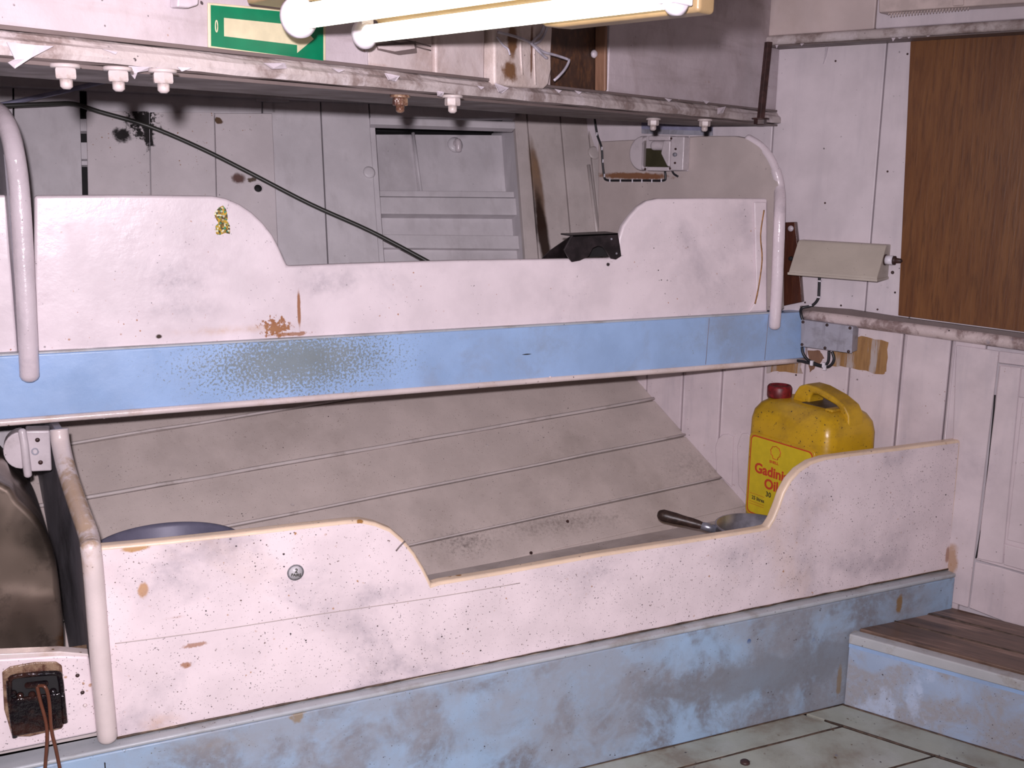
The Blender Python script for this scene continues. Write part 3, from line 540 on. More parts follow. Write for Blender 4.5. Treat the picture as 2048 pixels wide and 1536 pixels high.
# ================================================================== LOWER BUNK
lb = thing('lower_bunk', (1.1, 2.0, 0), 'long lower bunk with white scooped front board over a blue kick board, on the floor', 'bunk')
def arc_board(pl, outline, ext, mat, parent, name='front_board', bevel=0.007, **k): return slab(name, pl, outline, -ext, 0.0, mat, parent, bevel=bevel, seg=4, ang=25, **k)
lo = [(196, 1094), (330, 1082), (480, 1066), (600, 1052), (690, 1042), (722, 1040), (752, 1046), (782, 1058), (808, 1080), (830, 1106), (848, 1136), (858, 1156), (864, 1169), (880, 1164), (1000, 1144), (1200, 1108), (1400, 1077), (1520, 1058), (1536, 1054), (1546, 1038), (1556, 1014), (1566, 985), (1580, 960), (1598, 940), (1622, 924), (1650, 915), (1700, 908), (1800, 896), (1922, 880), (1899, 1140), (1500, 1222), (1000, 1326), (600, 1407), (204, 1486)]
fb = arc_board(LOW, lo, 0.028, M['board_low'], lb)
fb.data.materials.append(M['yellow_edge']); fb.modifiers['bevel'].material = 1
for p in fb.data.polygons[2:]: p.material_index = 1
n_ = N('crack')  # scribed joint along the board
tube('plank_joint', [LOW.at(230, 1287, 0.0), LOW.at(420, 1262, 0.0), LOW.at(640, 1228, 0.0), LOW.at(860, 1196, 0.0), LOW.at(1040, 1166, 0.0)], 0.0011, M['endpanel'], lb, 5, 5)
tube('crack', [LOW.at(792, 1102, 0.001), LOW.at(800, 1092, 0.001), LOW.at(810, 1082, 0.001)], 0.0018, M['soffit'], lb, 5, 3)
# kick board with ledge
KY = 2.0 - 0.026
xe = wall_xy(1.98) - 0.012
prism_pts('kick_ledge', [Vector((-1.2, KY - 0.002, 0.268)), Vector((xe, KY - 0.002, 0.304)), Vector((xe, KY - 0.002, 0.315)), Vector((-1.2, KY - 0.002, 0.276))], (0, 0.056, 0), M['ledge'], lb, bevel=0.004, seg=3)
prism_pts('kick_board', [Vector((-1.2, KY, 0.0)), Vector((xe, KY, 0.0)), Vector((xe, KY, 0.303)), Vector((-1.2, KY, 0.267))], (0, 0.052, 0), M['blue_low'], lb, bevel=0.004)
tube('kick_joint', [Vector((0.035, KY - 0.0003, 0.262)), Vector((0.037, KY - 0.0003, 0.06))], 0.0012, M['black'], lb, 5, 0)
def gline(name, a, b, r, parent, n=26, j=0.0008):
    a, b = Vector(a), Vector(b)
    tube(name, [a.lerp(b, i / n) + Vector((0, 0, random.uniform(-j, j))) for i in range(n + 1)], [max(0.0005, r * random.uniform(0.5, 1.25)) for i in range(n + 1)], M['grime'], parent, 6, 0)
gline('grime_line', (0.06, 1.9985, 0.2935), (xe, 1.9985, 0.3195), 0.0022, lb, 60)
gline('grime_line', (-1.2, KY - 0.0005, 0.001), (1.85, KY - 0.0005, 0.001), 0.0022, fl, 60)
# base boards and cleat
yb = 0.0
for i, (y0, y1) in enumerate(((2.03, 2.17), (2.17, 2.32), (2.32, 2.52))):
    prism_pts('base_board', [Vector((0.03, y0 + .001, 0.322)), Vector((wall_xy(y0) - 0.02, y0 + .001, 0.342)), Vector((wall_xy(y1) - 0.02, y1 - .001, 0.346)), Vector((0.0, y1 - .001, 0.322))], (0, 0, -0.018), M['base'], lb, bevel=0.002)
# left partition with rounded edge rail
PART = Pl((0.043, 2.0, 0), (-1, -0.12, 0))
rim = [(118, 858), (121, 885), (127, 915), (136, 950), (147, 984), (160, 1022), (172, 1055), (179, 1078)]
rim3 = [PART.at(x, y) for x, y in rim]
front = LOW.at(181, 1092, 0.012); foot = LOW.at(215, 1474, 0.012)
poly = [Vector((p.x, p.y, p.z)) for p in rim3] + [Vector((front.x, 2.0, front.z)), Vector((0.043, 2.0, 0.29)), Vector((0.043 - 0.12 * 0.62, 2.62, 0.29)), Vector((0.043 - 0.12 * 0.9, 2.9, 0.75)), Vector((0.043 - 0.12 * 0.98, 2.98, 0.842))]
prism_pts('partition', [p + Vector((-0.008, 0, 0)) for p in poly], (0.016, 0, 0), M['shaded_panel'], lb, bevel=0.002)
tube('edge_post', [foot, LOW.at(206, 1380, 0.012), LOW.at(195, 1250, 0.012), LOW.at(187, 1150, 0.012), front + Vector((0, 0.002, 0.0))], 0.0185, M['cream_edge'], lb, 16, 5, round_end=True)
tube('edge_rail', [front + Vector((0, 0.002, -0.01))] + rim3[::-1], 0.0185, M['cream_edge'], lb, 16, 5)
# round sticker
st = LOW.at(591, 1145, 0.0)
sk = thing('round_sticker', st, 'small round grey sticker reading 2 pairs on the lower bunk front', 'sticker')
lathe('disc', [(0.0170, 0), (0.0170, 0.0006)], st, LOW.n, flat('sticker_ring', (0.24, 0.235, 0.25), 0.4, var=0.3, sc=300), sk, 32)
lathe('face', [(0.0138, 0), (0.0138, 0.0004)], st + LOW.n * 0.0006, LOW.n, flat('sticker_face', (0.54, 0.52, 0.54), 0.4), sk, 32)
text('lettering', '2', st + LOW.n * 0.0011 + Vector((0.001, 0, 0.000)), (1, 0, -0.16), (0, 0, 1), 0.0085, M['ink'], sk, 0.0004, align='CENTER', depth=0.0002)
text('lettering', 'PAIRS', st + LOW.n * 0.0011 + Vector((0.0005, 0, -0.0078)), (1, 0, -0.16), (0, 0, 1), 0.0058, M['ink'], sk, 0.0003, align='CENTER', depth=0.0002)

# ================================================================== UPPER BUNK
ub = thing('upper_bunk', (0.9, 2.42, 0.84), 'upper bunk with white scooped board above a pale blue beam', 'bunk')
uo = [(68, 391), (250, 390), (425, 392), (452, 397), (480, 409), (504, 425), (526, 446), (545, 470), (558, 495), (568, 518), (575, 532), (700, 527), (900, 521), (1100, 518), (1216, 516), (1232, 513), (1236, 500), (1238, 478), (1246, 452), (1260, 432), (1276, 414), (1294, 402), (1316, 397), (1420, 396), (1536, 397), (1536, 626), (800, 668), (68, 712)]
arc_board(UPP, uo, 0.022, M['board_up'], ub)
slab('side_board', UPP, [(-420, 388), (14, 390), (20, 500), (36, 712), (-420, 742)], -0.030, -0.008, M['board_up'], ub, bevel=0.006)
slab('end_cleat', UPP, [(1509, 404), (1534, 404), (1534, 622), (1498, 624), (1514, 600)], 0.0, 0.008, M['board_up'], ub, bevel=0.004)
tube('rust_seam', [UPP.at(1528, 420, 0.008), UPP.at(1521, 470, 0.008), UPP.at(1524, 520, 0.008), UPP.at(1516, 580, 0.008), UPP.at(1510, 608, 0.008)], 0.0022, flat('rust_streak', (0.36, 0.18, 0.06), 0.6, var=0.4, sc=80), ub, 6, 4)
box('front_beam', (-1.2, 2.400, 0.852), (wall_xy(2.40) - 0.004, 2.452, 0.988), M['blue_up'], ub, bevel=0.004)
box('beam_ledge', (-1.2, 2.4035, 0.984), (1.87, 2.43, 0.992), M['ledge'], ub, bevel=0.002)
for x in (1.66, 1.86): tube('beam_joint', [Vector((x, 2.3998, 0.985)), Vector((x - 0.004, 2.3998, 0.856))], 0.0010, M['shaded_panel'], ub, 5, 0)
tube('edge_bead', [Vector((-1.2, 2.404, 0.846)), Vector((0.2, 2.402, 0.8455)), Vector((1.0, 2.404, 0.8465)), Vector((wall_xy(2.4) - 0.006, 2.404, 0.846))], 0.0085, M['cream_edge'], ub, 8, 8)
for px in (238, 632, 918, 1100, 208): tube('paint_drip', [UPP.at(px, 848 - px * 0.086, 0.018), UPP.at(px, 853 - px * 0.086, 0.018)], 0.004, M['pipe'], ub, 8, 0, round_end=True)
prism_pts('base_board', [Vector((-0.10, 2.452, 0.90)), Vector((1.95, 2.452, 0.90)), Vector((1.70, 2.86, 0.90)), Vector((-0.2, 2.86, 0.90))], (0, 0, -0.02), M['base'], ub)
# right end panel on the bulkhead, with rounded grab rail
ENDP = WALL.off(0.085)
rr = [(1470, 272), (1496, 277), (1520, 292), (1540, 317), (1553, 348), (1559, 380), (1560, 408)]
slab('end_panel', ENDP, [(1196, 283), (1300, 278), (1400, 272)] + rr[:6] + [(1560, 620), (1196, 640)], -0.03, 0.0, M['endpanel'], ub, bevel=0.004)
rp = [ENDP.at(x, y, -0.012) for x, y in rr]
pe = UPP.at(1549, 652, 0.035)
fr_ = [UPP.at(1559, 430, 0.03), UPP.at(1556, 520, 0.035), UPP.at(1553, 590, 0.035), pe]
tube('grab_rail', rp[1:6] + fr_, [0.012, 0.013, 0.015, 0.016, 0.0165, 0.0165], M['pipe'], ub, 14, 6, round_end=True)
# left partition and its grab rail
PUL = Pl((-0.045, 2.39, 0), (-1, -0.25, 0))
lr = [(30, 312), (21, 270), (8, 238), (-10, 220), (-40, 212), (-80, 210)]
l3 = [PUL.at(x, y) for x, y in lr]
slab_l = l3 + [l3[-1] + Vector((-0.12, 0.45, 0)), Vector((l3[-1].x - 0.12, l3[-1].y + 0.45, 0.90)), Vector((-0.05, 2.41, 0.90)), Vector((-0.05, 2.41, 1.40))]
prism_pts('partition', [p + Vector((-0.012, 0, 0)) for p in slab_l], (0.016, 0.004, 0), M['shaded_panel'], ub)
tube('grab_rail', l3[::-1][1:] + [UPP.at(38, 370, 0.045), UPP.at(44, 450, 0.045), UPP.at(50, 560, 0.045), UPP.at(55, 660, 0.045), UPP.at(59, 752, 0.045)], 0.0195, M['pipe'], ub, 16, 6, round_end=True)
# glittering sticker
gs = slab('foil_sticker', UPP, [(436, 416), (446, 411), (452, 418), (455, 430), (456, 444), (460, 452), (460, 468), (450, 466), (440, 470), (432, 468), (431, 452), (437, 446), (431, 436), (428, 427)], 0.0, 0.0008, M['glitter'])
props(gs, 'small torn gold and green glitter foil sticker on the upper bunk board', 'sticker')

# ================================================================== STEP
sp_ = thing('corner_step', S0 + SN * 0.1, 'low step at bottom right, brown worn wooden top on a chalky blue riser', 'step')
def spt(a, i, z): return S0 + SD * a + SN * i + Vector((0, 0, z))
A0 = 0.034
def clip_wall(a): # distance from riser to bulkhead along SN
    p = S0 + SD * a; return ((WALL.o - p) @ Vector((0.884, 0.467, 0))) / (SN @ Vector((0.884, 0.467, 0)))
prism_pts('riser', [spt(A0, 0, 0.001), spt(1.6, 0, 0.001), spt(1.6, 0, 0.176), spt(A0, 0, 0.176)], SN * 0.025, M['step_blue'], sp_, bevel=0.002)
prism_pts('riser_strip', [spt(A0, -0.001, 0.166), spt(1.6, -0.001, 0.166), spt(1.6, -0.001, 0.1775), spt(A0, -0.001, 0.1775)], SN * 0.025, M['blue_up'], sp_)
prism_pts('nosing', [spt(A0, -0.010, 0.179), spt(1.6, -0.010, 0.179), spt(1.6, -0.010, 0.207), spt(A0, -0.010, 0.207)], SN * 0.035, M['nosing'], sp_, bevel=0.004)
ed = [0.026, 0.13, 0.235, 0.34]
wdt = clip_wall(0)
for i in range(3):
    a0 = A0 + ed[i] * 0.0
    i0, i1 = (ed[i], ed[i + 1]) if i < 2 else (ed[2], None)
    e_near = (clip_wall(1.6) - 0.014); e_far = (clip_wall(A0) - 0.014)
    if i1 is None: pts = [spt(A0 + 0.02, i0, 0.213), spt(1.6, i0, 0.213), spt(1.6, e_near, 0.213), spt(A0 + 0.16, e_far, 0.213)]
    else: pts = [spt(A0 + i0 * 0.58, i0 + .001, 0.213), spt(1.6, i0 + .001, 0.213), spt(1.6, i1 - .002, 0.213), spt(A0 + i1 * 0.58, i1 - .002, 0.213)]
    prism_pts('tread', pts, (0, 0, -0.03), M['tread'], sp_, bevel=0.003)
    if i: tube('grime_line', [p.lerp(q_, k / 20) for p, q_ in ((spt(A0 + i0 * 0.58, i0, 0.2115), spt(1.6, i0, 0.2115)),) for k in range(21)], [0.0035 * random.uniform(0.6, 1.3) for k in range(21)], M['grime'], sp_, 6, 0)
bb_ = [spt(A0 + 0.03, 0.03, 0.0), spt(1.6, 0.03, 0.0), spt(1.6, clip_wall(1.6) - 0.03, 0.0), spt(A0 + 0.2, clip_wall(A0) - 0.03, 0.0)]

# ================================================================== JERRYCAN
JB = Vector((1.848, 2.100, 0.348)); th = math.radians(-81)
U = Vector((math.cos(th), math.sin(th), 0)); V = Vector((-U.y, U.x, 0))       # U along the label face towards the viewer, V along the plain face
JA = JB - U * 0.30; W_, D_, H_ = 0.30, 0.208, 0.41
jc = thing('jerrycan', JA + U * W_ / 2 + V * D_ / 2, 'yellow plastic jerrycan with a dark red cap and printed label, on the lower bunk', 'jerrycan')
def jp(u, v, h): return JA + U * u + V * v + Vector((0, 0, h))
def rrect(w0, w1, d0, d1, r, n=5):
    out = []
    for cx, cy, a0 in ((w1 - r, d0 + r, -90), (w1 - r, d1 - r, 0), (w0 + r, d1 - r, 90), (w0 + r, d0 + r, 180)):
        for i in range(n + 1):
            a = math.radians(a0 + 90 * i / n); out.append((cx + r * math.cos(a), cy + r * math.sin(a)))
    return out
bmj = bmesh.new(); rings = []
def topz(u, v):   # shoulder: drops towards both ends
    return 0
for h, ins, r in ((0, 0.012, 0.03), (0.006, 0.003, 0.036), (0.02, 0.0, 0.038), (0.19, -0.002, 0.038), (0.345, 0.0, 0.038), (0.372, 0.005, 0.038), (0.392, 0.016, 0.04), (0.404, 0.032, 0.04), (0.409, 0.050, 0.04)):
    rings.append([bmj.verts.new(jp(u, v, h)) for u, v in rrect(ins, W_ - ins, ins, D_ - ins, r)])
for a, b in zip(rings, rings[1:]):
    for i in range(len(a)): bmj.faces.new((a[i], a[(i + 1) % len(a)], b[(i + 1) % len(a)], b[i]))
bmj.faces.new(rings[0]); bmj.faces.new(rings[-1])
bmesh.ops.recalc_face_normals(bmj, faces=bmj.faces[:])
me = bpy.data.meshes.new('body'); bmj.to_mesh(me); bmj.free(); me.materials.append(M['yellow']); me.polygons.foreach_set('use_smooth', [True] * len(me.polygons))
link(bpy.data.objects.new('body', me), jc)
# handle: bridge running along U over the middle of the top
vm = 0.115
hprof = [(0.088, 0.395), (0.100, 0.428), (0.114, 0.450), (0.138, 0.459), (0.175, 0.457), (0.235, 0.442), (0.275, 0.424), (0.292, 0.400), (0.296, 0.36), (0.290, 0.33), (0.268, 0.36), (0.262, 0.400), (0.258, 0.412), (0.246, 0.420), (0.180, 0.437), (0.164, 0.436), (0.156, 0.426), (0.152, 0.398)]
prism_pts('handle', [jp(u, vm - 0.034, h) for u, h in hprof], V * 0.062, M['yellow'], jc, bevel=0.008, seg=4)
prism_pts('handle_bed', [jp(u, vm - 0.05, h) for u, h in ((0.130, 0.400), (0.262, 0.398), (0.25, 0.4105), (0.142, 0.4115))], V * 0.10, flat('dark_hollow', (0.10, 0.065, 0.03), 0.5, var=0.4), jc, bevel=0.004)  # dark colour makes the slot under the handle read as a hole
prism_pts('shoulder', [jp(u, v, 0.405) for u, v in ((0.235, 0.05), (0.262, 0.05), (0.262, 0.16), (0.235, 0.16))], (0, 0, 0.009), M['yellow'], jc, bevel=0.004)
cc = jp(0.050, 0.075, 0.392)
lathe('neck', [(0.030, 0), (0.030, 0.018)], cc, (0, 0, 1), M['yellow'], jc, 20)
lathe('cap', [(0.033, 0), (0.0345, 0.004), (0.0345, 0.030), (0.031, 0.035), (0.026, 0.035), (0.025, 0.032)], cc + Vector((0, 0, 0.014)), (0, 0, 1), M['redcap'], jc, 28)
# label on the face v=0
LN = -V
def lp(u, h, o=0.0): return jp(u, 0, h) + LN * (0.002 + o)
def rr_pts(u0, u1, h0, h1, r, o):
    out = []
    for cx, cy, a0 in ((u1 - r, h0 + r, -90), (u1 - r, h1 - r, 0), (u0 + r, h1 - r, 90), (u0 + r, h0 + r, 180)):
        for i in range(5):
            a = math.radians(a0 + 22.5 * i); out.append(lp(cx + r * math.cos(a), cy + r * math.sin(a), o))
    return out
prism_pts('label_frame', rr_pts(0.022, 0.262, 0.066, 0.310, 0.018, 0.0025), LN * -0.004, M['yellow'], jc, bevel=0.002, label='raised rim round the printed label')
prism_pts('label_border', rr_pts(0.029, 0.255, 0.073, 0.303, 0.015, 0.003), LN * -0.001, M['labelred'], jc, label='red border line of the label')
prism_pts('label_sheet', rr_pts(0.0325, 0.2515, 0.0765, 0.2995, 0.013, 0.0034), LN * -0.001, M['labelyellow'], jc, label='bright yellow label with red and black printing')
UP = Vector((0, 0, 1)); sheet = bpy.data.objects['label_sheet']
text('lettering', 'Gadinia', lp(0.050, 0.198, 0.0038), U, UP, 0.0285, M['labelred'], sheet, 0.0013, 1.05, depth=0.0002)
text('lettering', 'Oil', lp(0.090, 0.161, 0.0038), U, UP, 0.0285, M['labelred'], sheet, 0.0013, 1.05, depth=0.0002)
text('lettering', '30', lp(0.098, 0.138, 0.0038), U, UP, 0.0145, M['ink'], sheet, 0.0004, depth=0.0002)
text('lettering', '25 litres', lp(0.046, 0.116, 0.0038), U, UP, 0.0105, M['ink'], sheet, 0.0003, 1.0, depth=0.0002)
text('lettering', 'SHELL', lp(0.104, 0.238, 0.0038), U, UP, 0.0075, M['labelred'], sheet, 0.0003, 1.2, depth=0.0002)
for h in (0.132, 0.108, 0.101): prism_pts('printed_rule', [lp(0.038, h, 0.0037), lp(0.094, h, 0.0037), lp(0.094, h + 0.0009, 0.0037), lp(0.038, h + 0.0009, 0.0037)], LN * 0.0002, M['labelred'], sheet)
# scallop emblem outline
sc_pts = []
for i in range(15):
    a = math.radians(-50 + 280 * i / 14); rr_ = 0.0165 + 0.0010 * (1 if i % 2 else -1)
    sc_pts.append((0.1245 + rr_ * 1.1 * math.cos(a), 0.272 + rr_ * math.sin(a) * 1.0))
sc_pts = [(0.1325, 0.252)] + sc_pts + [(0.1165, 0.252)]
tube('emblem', [lp(u, h, 0.0036) for u, h in sc_pts + [sc_pts[0]]], 0.0011, M['labelred'], sheet, 5, 0)

# ================================================================== SAUCEPAN (in lower bunk) and BASIN
pc = Zp(0.342).at(1512, 1072) ; pc = Vector((1.660, 2.150, 0.345))
pn = thing('saucepan', pc, 'worn aluminium saucepan with a dark wooden handle, beside the yellow jerrycan', 'saucepan')
lathe('pot', [(0.070, 0), (0.088, 0.006), (0.092, 0.02), (0.096, 0.118), (0.0995, 0.120), (0.0995, 0.123), (0.094, 0.123), (0.090, 0.02), (0.080, 0.006)], pc, (0, 0, 1), M['pan'], pn, 40)
hd = (Vector((1.50, 2.29, 0)) - Vector((pc.x, pc.y, 0))).normalized()
h0 = pc + hd * 0.096 + Vector((0, 0, 0.100))
tube('ferrule', [h0, h0 + hd * 0.05 + Vector((0, 0, 0.008))], [0.012, 0.012, 0.009], M['pan'], pn, 12, 2)
tube('handle', [h0 + hd * 0.03 + Vector((0, 0, 0.005)), h0 + hd * 0.07 + Vector((0, 0, 0.012)), h0 + hd * 0.11 + Vector((0, 0, 0.018)), h0 + hd * 0.15 + Vector((0, 0, 0.024))], [0.010, 0.012, 0.013, 0.0135, 0.014, 0.015, 0.016, 0.0165, 0.0165, 0.014], M['handle'], pn, 12, 4, round_end=True)
bc = Vector((0.192, 2.196, 0.326)); bn = thing('wash_basin', bc, 'dark grey-violet round basin lying behind the left end of the lower board', 'basin')
lathe('bowl', [(0.09, 0), (0.108, 0.01), (0.128, 0.15), (0.148, 0.263), (0.153, 0.267), (0.156, 0.264), (0.160, 0.268), (0.157, 0.273), (0.150, 0.275), (0.144, 0.266), (0.124, 0.15), (0.10, 0.018)], bc, (0, 0, 1), M['basin'], bn, 56)

# ================================================================== LEFT CABINET, TANK
cb = thing('latch_cabinet', (-0.2, 2.0, 0.29), 'white painted cabinet front with an oily latch recess, left of the lower bunk post', 'cabinet')
slab('front_panel', LOW, [(-420, 1345), (0, 1318), (120, 1311), (178, 1313), (196, 1466), (0, 1506), (-420, 1590)], -0.025, -0.002, M['board_low'], cb, bevel=0.006, seg=3)
box('top_board', (-0.6, 2.02, 0.435), (0.02, 2.10, 0.452), M['rustflange'], cb)
slab('front_panel_edge', LOW, [(-420, 1340), (0, 1308), (120, 1303), (176, 1308), (178, 1313), (120, 1312), (0, 1319), (-420, 1346)], -0.03, -0.004, M['cream_edge'], cb, bevel=0.002)
box('shelf', (-0.6, 2.03, 0.29), (0.03, 2.4, 0.30), M['base'], cb)
slab('latch_flange', LOW, [(4, 1345), (20, 1334), (70, 1325), (112, 1324), (124, 1332), (128, 1380), (132, 1440), (124, 1458), (60, 1474), (24, 1474), (8, 1420)], -0.002, 0.003, M['rustflange'], cb, bevel=0.003, seg=3)
slab('latch_recess', LOW, [(18, 1362), (30, 1354), (112, 1348), (120, 1358), (124, 1392), (22, 1402)], 0.003, 0.0045, M['black'], cb)
slab('latch_plate', LOW, [(20, 1400), (122, 1386), (126, 1456), (28, 1474)], 0.003, 0.012, M['oily'], cb, bevel=0.003, seg=3)
tube('latch_bar', [LOW.at(54, 1371, 0.012), LOW.at(72, 1369, 0.016), LOW.at(92, 1367, 0.012)], 0.006, M['oily'], cb, 10, 3, round_end=True)
for a, b in ((26, 1386), (40, 1390), (106, 1382), (64, 1388)): lathe('drip', [(0.007, 0), (0.006, 0.005), (0.002, 0.008)], LOW.at(a, b, 0.004), LOW.n, M['oily'], cb, 10)
for s_, pts in enumerate(([(20, 1360), (34, 1352), (110, 1346), (120, 1356), (124, 1386)], [(18, 1362), (20, 1400), (30, 1474)], [(124, 1386), (130, 1445)])):
    tube('grease_bead', [LOW.at(x, y, 0.006) for x, y in pts], 0.005, M['oily'], cb, 8, 5)
for x, y in ((155, 1351), (165, 1385), (170, 1411)): lathe('screw_head', [(0.004, 0), (0.003, 0.002)], LOW.at(x, y, -0.002), LOW.n, M['rustrod'] if y < 1400 else M['cream_edge'], cb, 10)
sw = thing('hanging_string', LOW.at(84, 1376), 'doubled brown oily string hanging from the latch recess at lower left', 'string')
tube('strand', [LOW.at(74, 1372, 0.018), LOW.at(80, 1400, 0.022), LOW.at(92, 1445, 0.03), LOW.at(94, 1480, 0.036), LOW.at(90, 1540, 0.036), LOW.at(88, 1600, 0.036)], 0.0033, M['brownwire'], sw, 8, 6)
tube('strand', [LOW.at(74, 1372, 0.018), LOW.at(90, 1374, 0.026), LOW.at(98, 1400, 0.028), LOW.at(103, 1460, 0.032), LOW.at(112, 1500, 0.034), LOW.at(124, 1560, 0.034), LOW.at(130, 1620, 0.034)], 0.0033, M['brownwire'], sw, 8, 6)
TK = Pl((0, 2.16, 0), (0, -1, 0))
tk = thing('metal_tank', (-0.3, 2.3, 0.3), 'large oxide-brown steel tank with coloured-in reflections at the left edge, behind the white cabinet', 'tank')
tp = [(-500, 900), (-200, 910), (0, 964), (40, 1002), (74, 1036), (96, 1070), (112, 1120), (122, 1190), (128, 1260), (130, 1330), (130, 1400), (-500, 1500)]
t3 = smooth_path([TK.at(x, y) for x, y in tp[:-1]], 4) + [TK.at(*tp[-1])]
prism_pts('shell', t3, (-0.03, 0.36, 0), M['steel'], tk, bevel=0.03, seg=5, ang=40)
# grey boards behind the tank
gb = thing('wall_side', (-0.3, 2.9, 0.3), kind='structure')
GB = Pl((0, 2.80, 0), (0, -1, 0))
for x0, x1 in ((-620, -470), (-468, -320), (-318, -170), (-168, -32), (-30, 34), (36, 82)): slab('plank', GB, [(x0, 800), (x1, 800), (x1 + 8, 1250), (x0 + 8, 1250)], -0.02, 0, M['back'], gb, bevel=0.003)

# ================================================================== FIXINGS
# hull bolts under the beam
def make_bolt(c, s=1.0):
    root = thing('beam_bolt', c, None, 'bolt', 'painted bolts under the ceiling beam')
    lathe('washer', [(0.017 * s, 0), (0.018 * s, 0.002), (0.017 * s, 0.005)], c - Vector((0, 0, 0.005)), (0, 0, 1), M['bolt'], root, 18)
    lathe('nut', [(0.0125 * s, 0), (0.0135 * s, 0.002), (0.0135 * s, 0.011), (0.0125 * s, 0.013)], c - Vector((0, 0, 0.018)), (0, 0, 1), M['bolt'], root, 6)
    lathe('shank', [(0.004 * s, 0), (0.0075 * s, 0.003), (0.0078 * s, 0.012)], c - Vector((0, 0, 0.030)), (0, 0, 1), M['bolt'], root, 14)
    return root
def copy_tree(o, loc, label):
    r = o.copy(); COL.objects.link(r); r.location = loc; r['label'] = label
    for ch in o.children:
        c = ch.copy(); COL.objects.link(c); c.parent = r
        if 'rusty bolt' in label: c.data = c.data.copy(); c.data.materials[0] = M['rustflange']
    return r
spots = [((130, 128), 'painted hex bolt nearest the left edge of the photo, under the beam'), ((235, 134), 'painted hex bolt second from the left, under the beam below the sign'),
         ((325, 138), 'stubby flaking bolt third from the left, under the beam'), ((905, 190), 'flaking painted bolt under the beam above the square opening'),
         ((800, 190), 'rusty bolt under the beam, above the left edge of the square opening'), ((1307, 236), 'painted pointed bolt under the beam, directly above the round lamp'),
         ((1410, 238), 'painted pointed bolt under the right end of the beam, next to the rusty rod')]
b0_ = None
for i, ((x, y), lab) in enumerate(spots):
    p = Zp(1.508).at(x, y)
    if b0_ is None: b0_ = make_bolt(p); b0_['label'] = lab
    else: copy_tree(b0_, p, lab)
# exit sign ---------------------------------------------------------------
sg = thing('arrow_sign', BEAM.at(533, 70), 'green and cream rectangular sign with an arrow pointing right, on the beam', 'sign')
def srect(x0, y0, x1, y1, ins, o0, o1, m, name, **k):
    a, b, c, d = BEAM.at(417, 5, o1), BEAM.at(652, 26, o1), BEAM.at(652, 127, o1), BEAM.at(418, 96, o1)
    f = lambda u, v: (a * (1 - u) + b * u) * (1 - v) + (d * (1 - u) + c * u) * v
    return [f(x0, y0), f(x1, y0), f(x1, y1), f(x0, y1)], f
pts, _ = srect(0, 0, 1, 1, 0, 0, 0.004, None, ''); prism_pts('plate', pts, BEAM.n * -0.004, M['signcream'], sg, bevel=0.0015)
pts, f_ = srect(0.018, 0.05, 0.975, 0.95, 0, 0, 0.0046, None, ''); prism_pts('green_field', pts, BEAM.n * -0.0006, M['green'], sg)
_, f_ = srect(0, 0, 1, 1, 0, 0, 0.0052, None, '')
ar = [(0.115, 0.32), (0.72, 0.32), (0.72, 0.12), (0.90, 0.60), (0.745, 0.90), (0.74, 0.70), (0.115, 0.70)]
ar = [(0.12, 0.30), (0.73, 0.30), (0.73, 0.20), (0.885, 0.54), (0.735, 0.86), (0.735, 0.70), (0.12, 0.70)]
prism_pts('arrow', [f_(u, v) for u, v in ar], BEAM.n * -0.0006, M['signcream'], sg)
tube('zero_mark', [f_(0.06 + 0.009 * math.cos(a), 0.50 + 0.13 * math.sin(a)) for a in [2 * PI * i / 14 for i in range(15)]], 0.0009, M['signcream'], sg, 5, 0)
# small block above the sign
# cover box with trailing cables --------------------------------------
cv = thing('rusted_cover', BEAM.at(1040, 175), 'white cover box streaked with rust on the beam, left of the brown recess', 'cover')
slab('case', BEAM, [(988, 20), (1104, 30), (1106, 60), (1103, 110), (1104, 140), (1098, 170), (1088, 178), (1050, 176), (990, 170)], -0.02, 0.018, M['rustcover'], cv, bevel=0.006, seg=3)
tube('seam_bead', [BEAM.at(1069, 30, 0.018), BEAM.at(1068, 110, 0.018), BEAM.at(1070, 170, 0.018)], 0.003, M['rustcover'], cv, 6, 2); tube('seam_bead', [BEAM.at(1040, 30, 0.018), BEAM.at(1041, 100, 0.018), BEAM.at(1044, 150, 0.018)], 0.003, M['rustcover'], cv, 6, 2)
cw = thing('cut_cables', BEAM.at(1062, 85, 0.03), 'tangle of pale cut cable ends dangling over the rusted cover and brown recess', 'cables')
cwp = [[(996, 64), (1020, 70), (1045, 78), (1062, 86), (1085, 103), (1110, 110), (1134, 118), (1138, 122), (1130, 138), (1118, 152), (1108, 161)],
       [(1062, 86), (1075, 100), (1090, 114), (1094, 116)], [(1095, 50), (1090, 66), (1080, 82), (1064, 90)], [(1088, 50), (1082, 66), (1070, 78), (1063, 86)], [(994, 74), (1006, 90), (1016, 98), (1020, 110)]]
for i, pp in enumerate(cwp): tube('cable_end', [BEAM.at(x, y, 0.026 + 0.004 * math.sin(k + i)) for k, (x, y) in enumerate(pp)], 0.0028 if i != 4 else 0.002, M['wirewhite'], cw, 7, 4)
bh = lathe('fixing_bolt', [(0.009, 0.0), (0.009, 0.005), (0.005, 0.009)], BEAM.at(1186, 108, -0.024), BEAM.n, M['flake'], None, 12); props(bh, 'pale bolt end inside the dark brown recess in the beam', 'bolt')
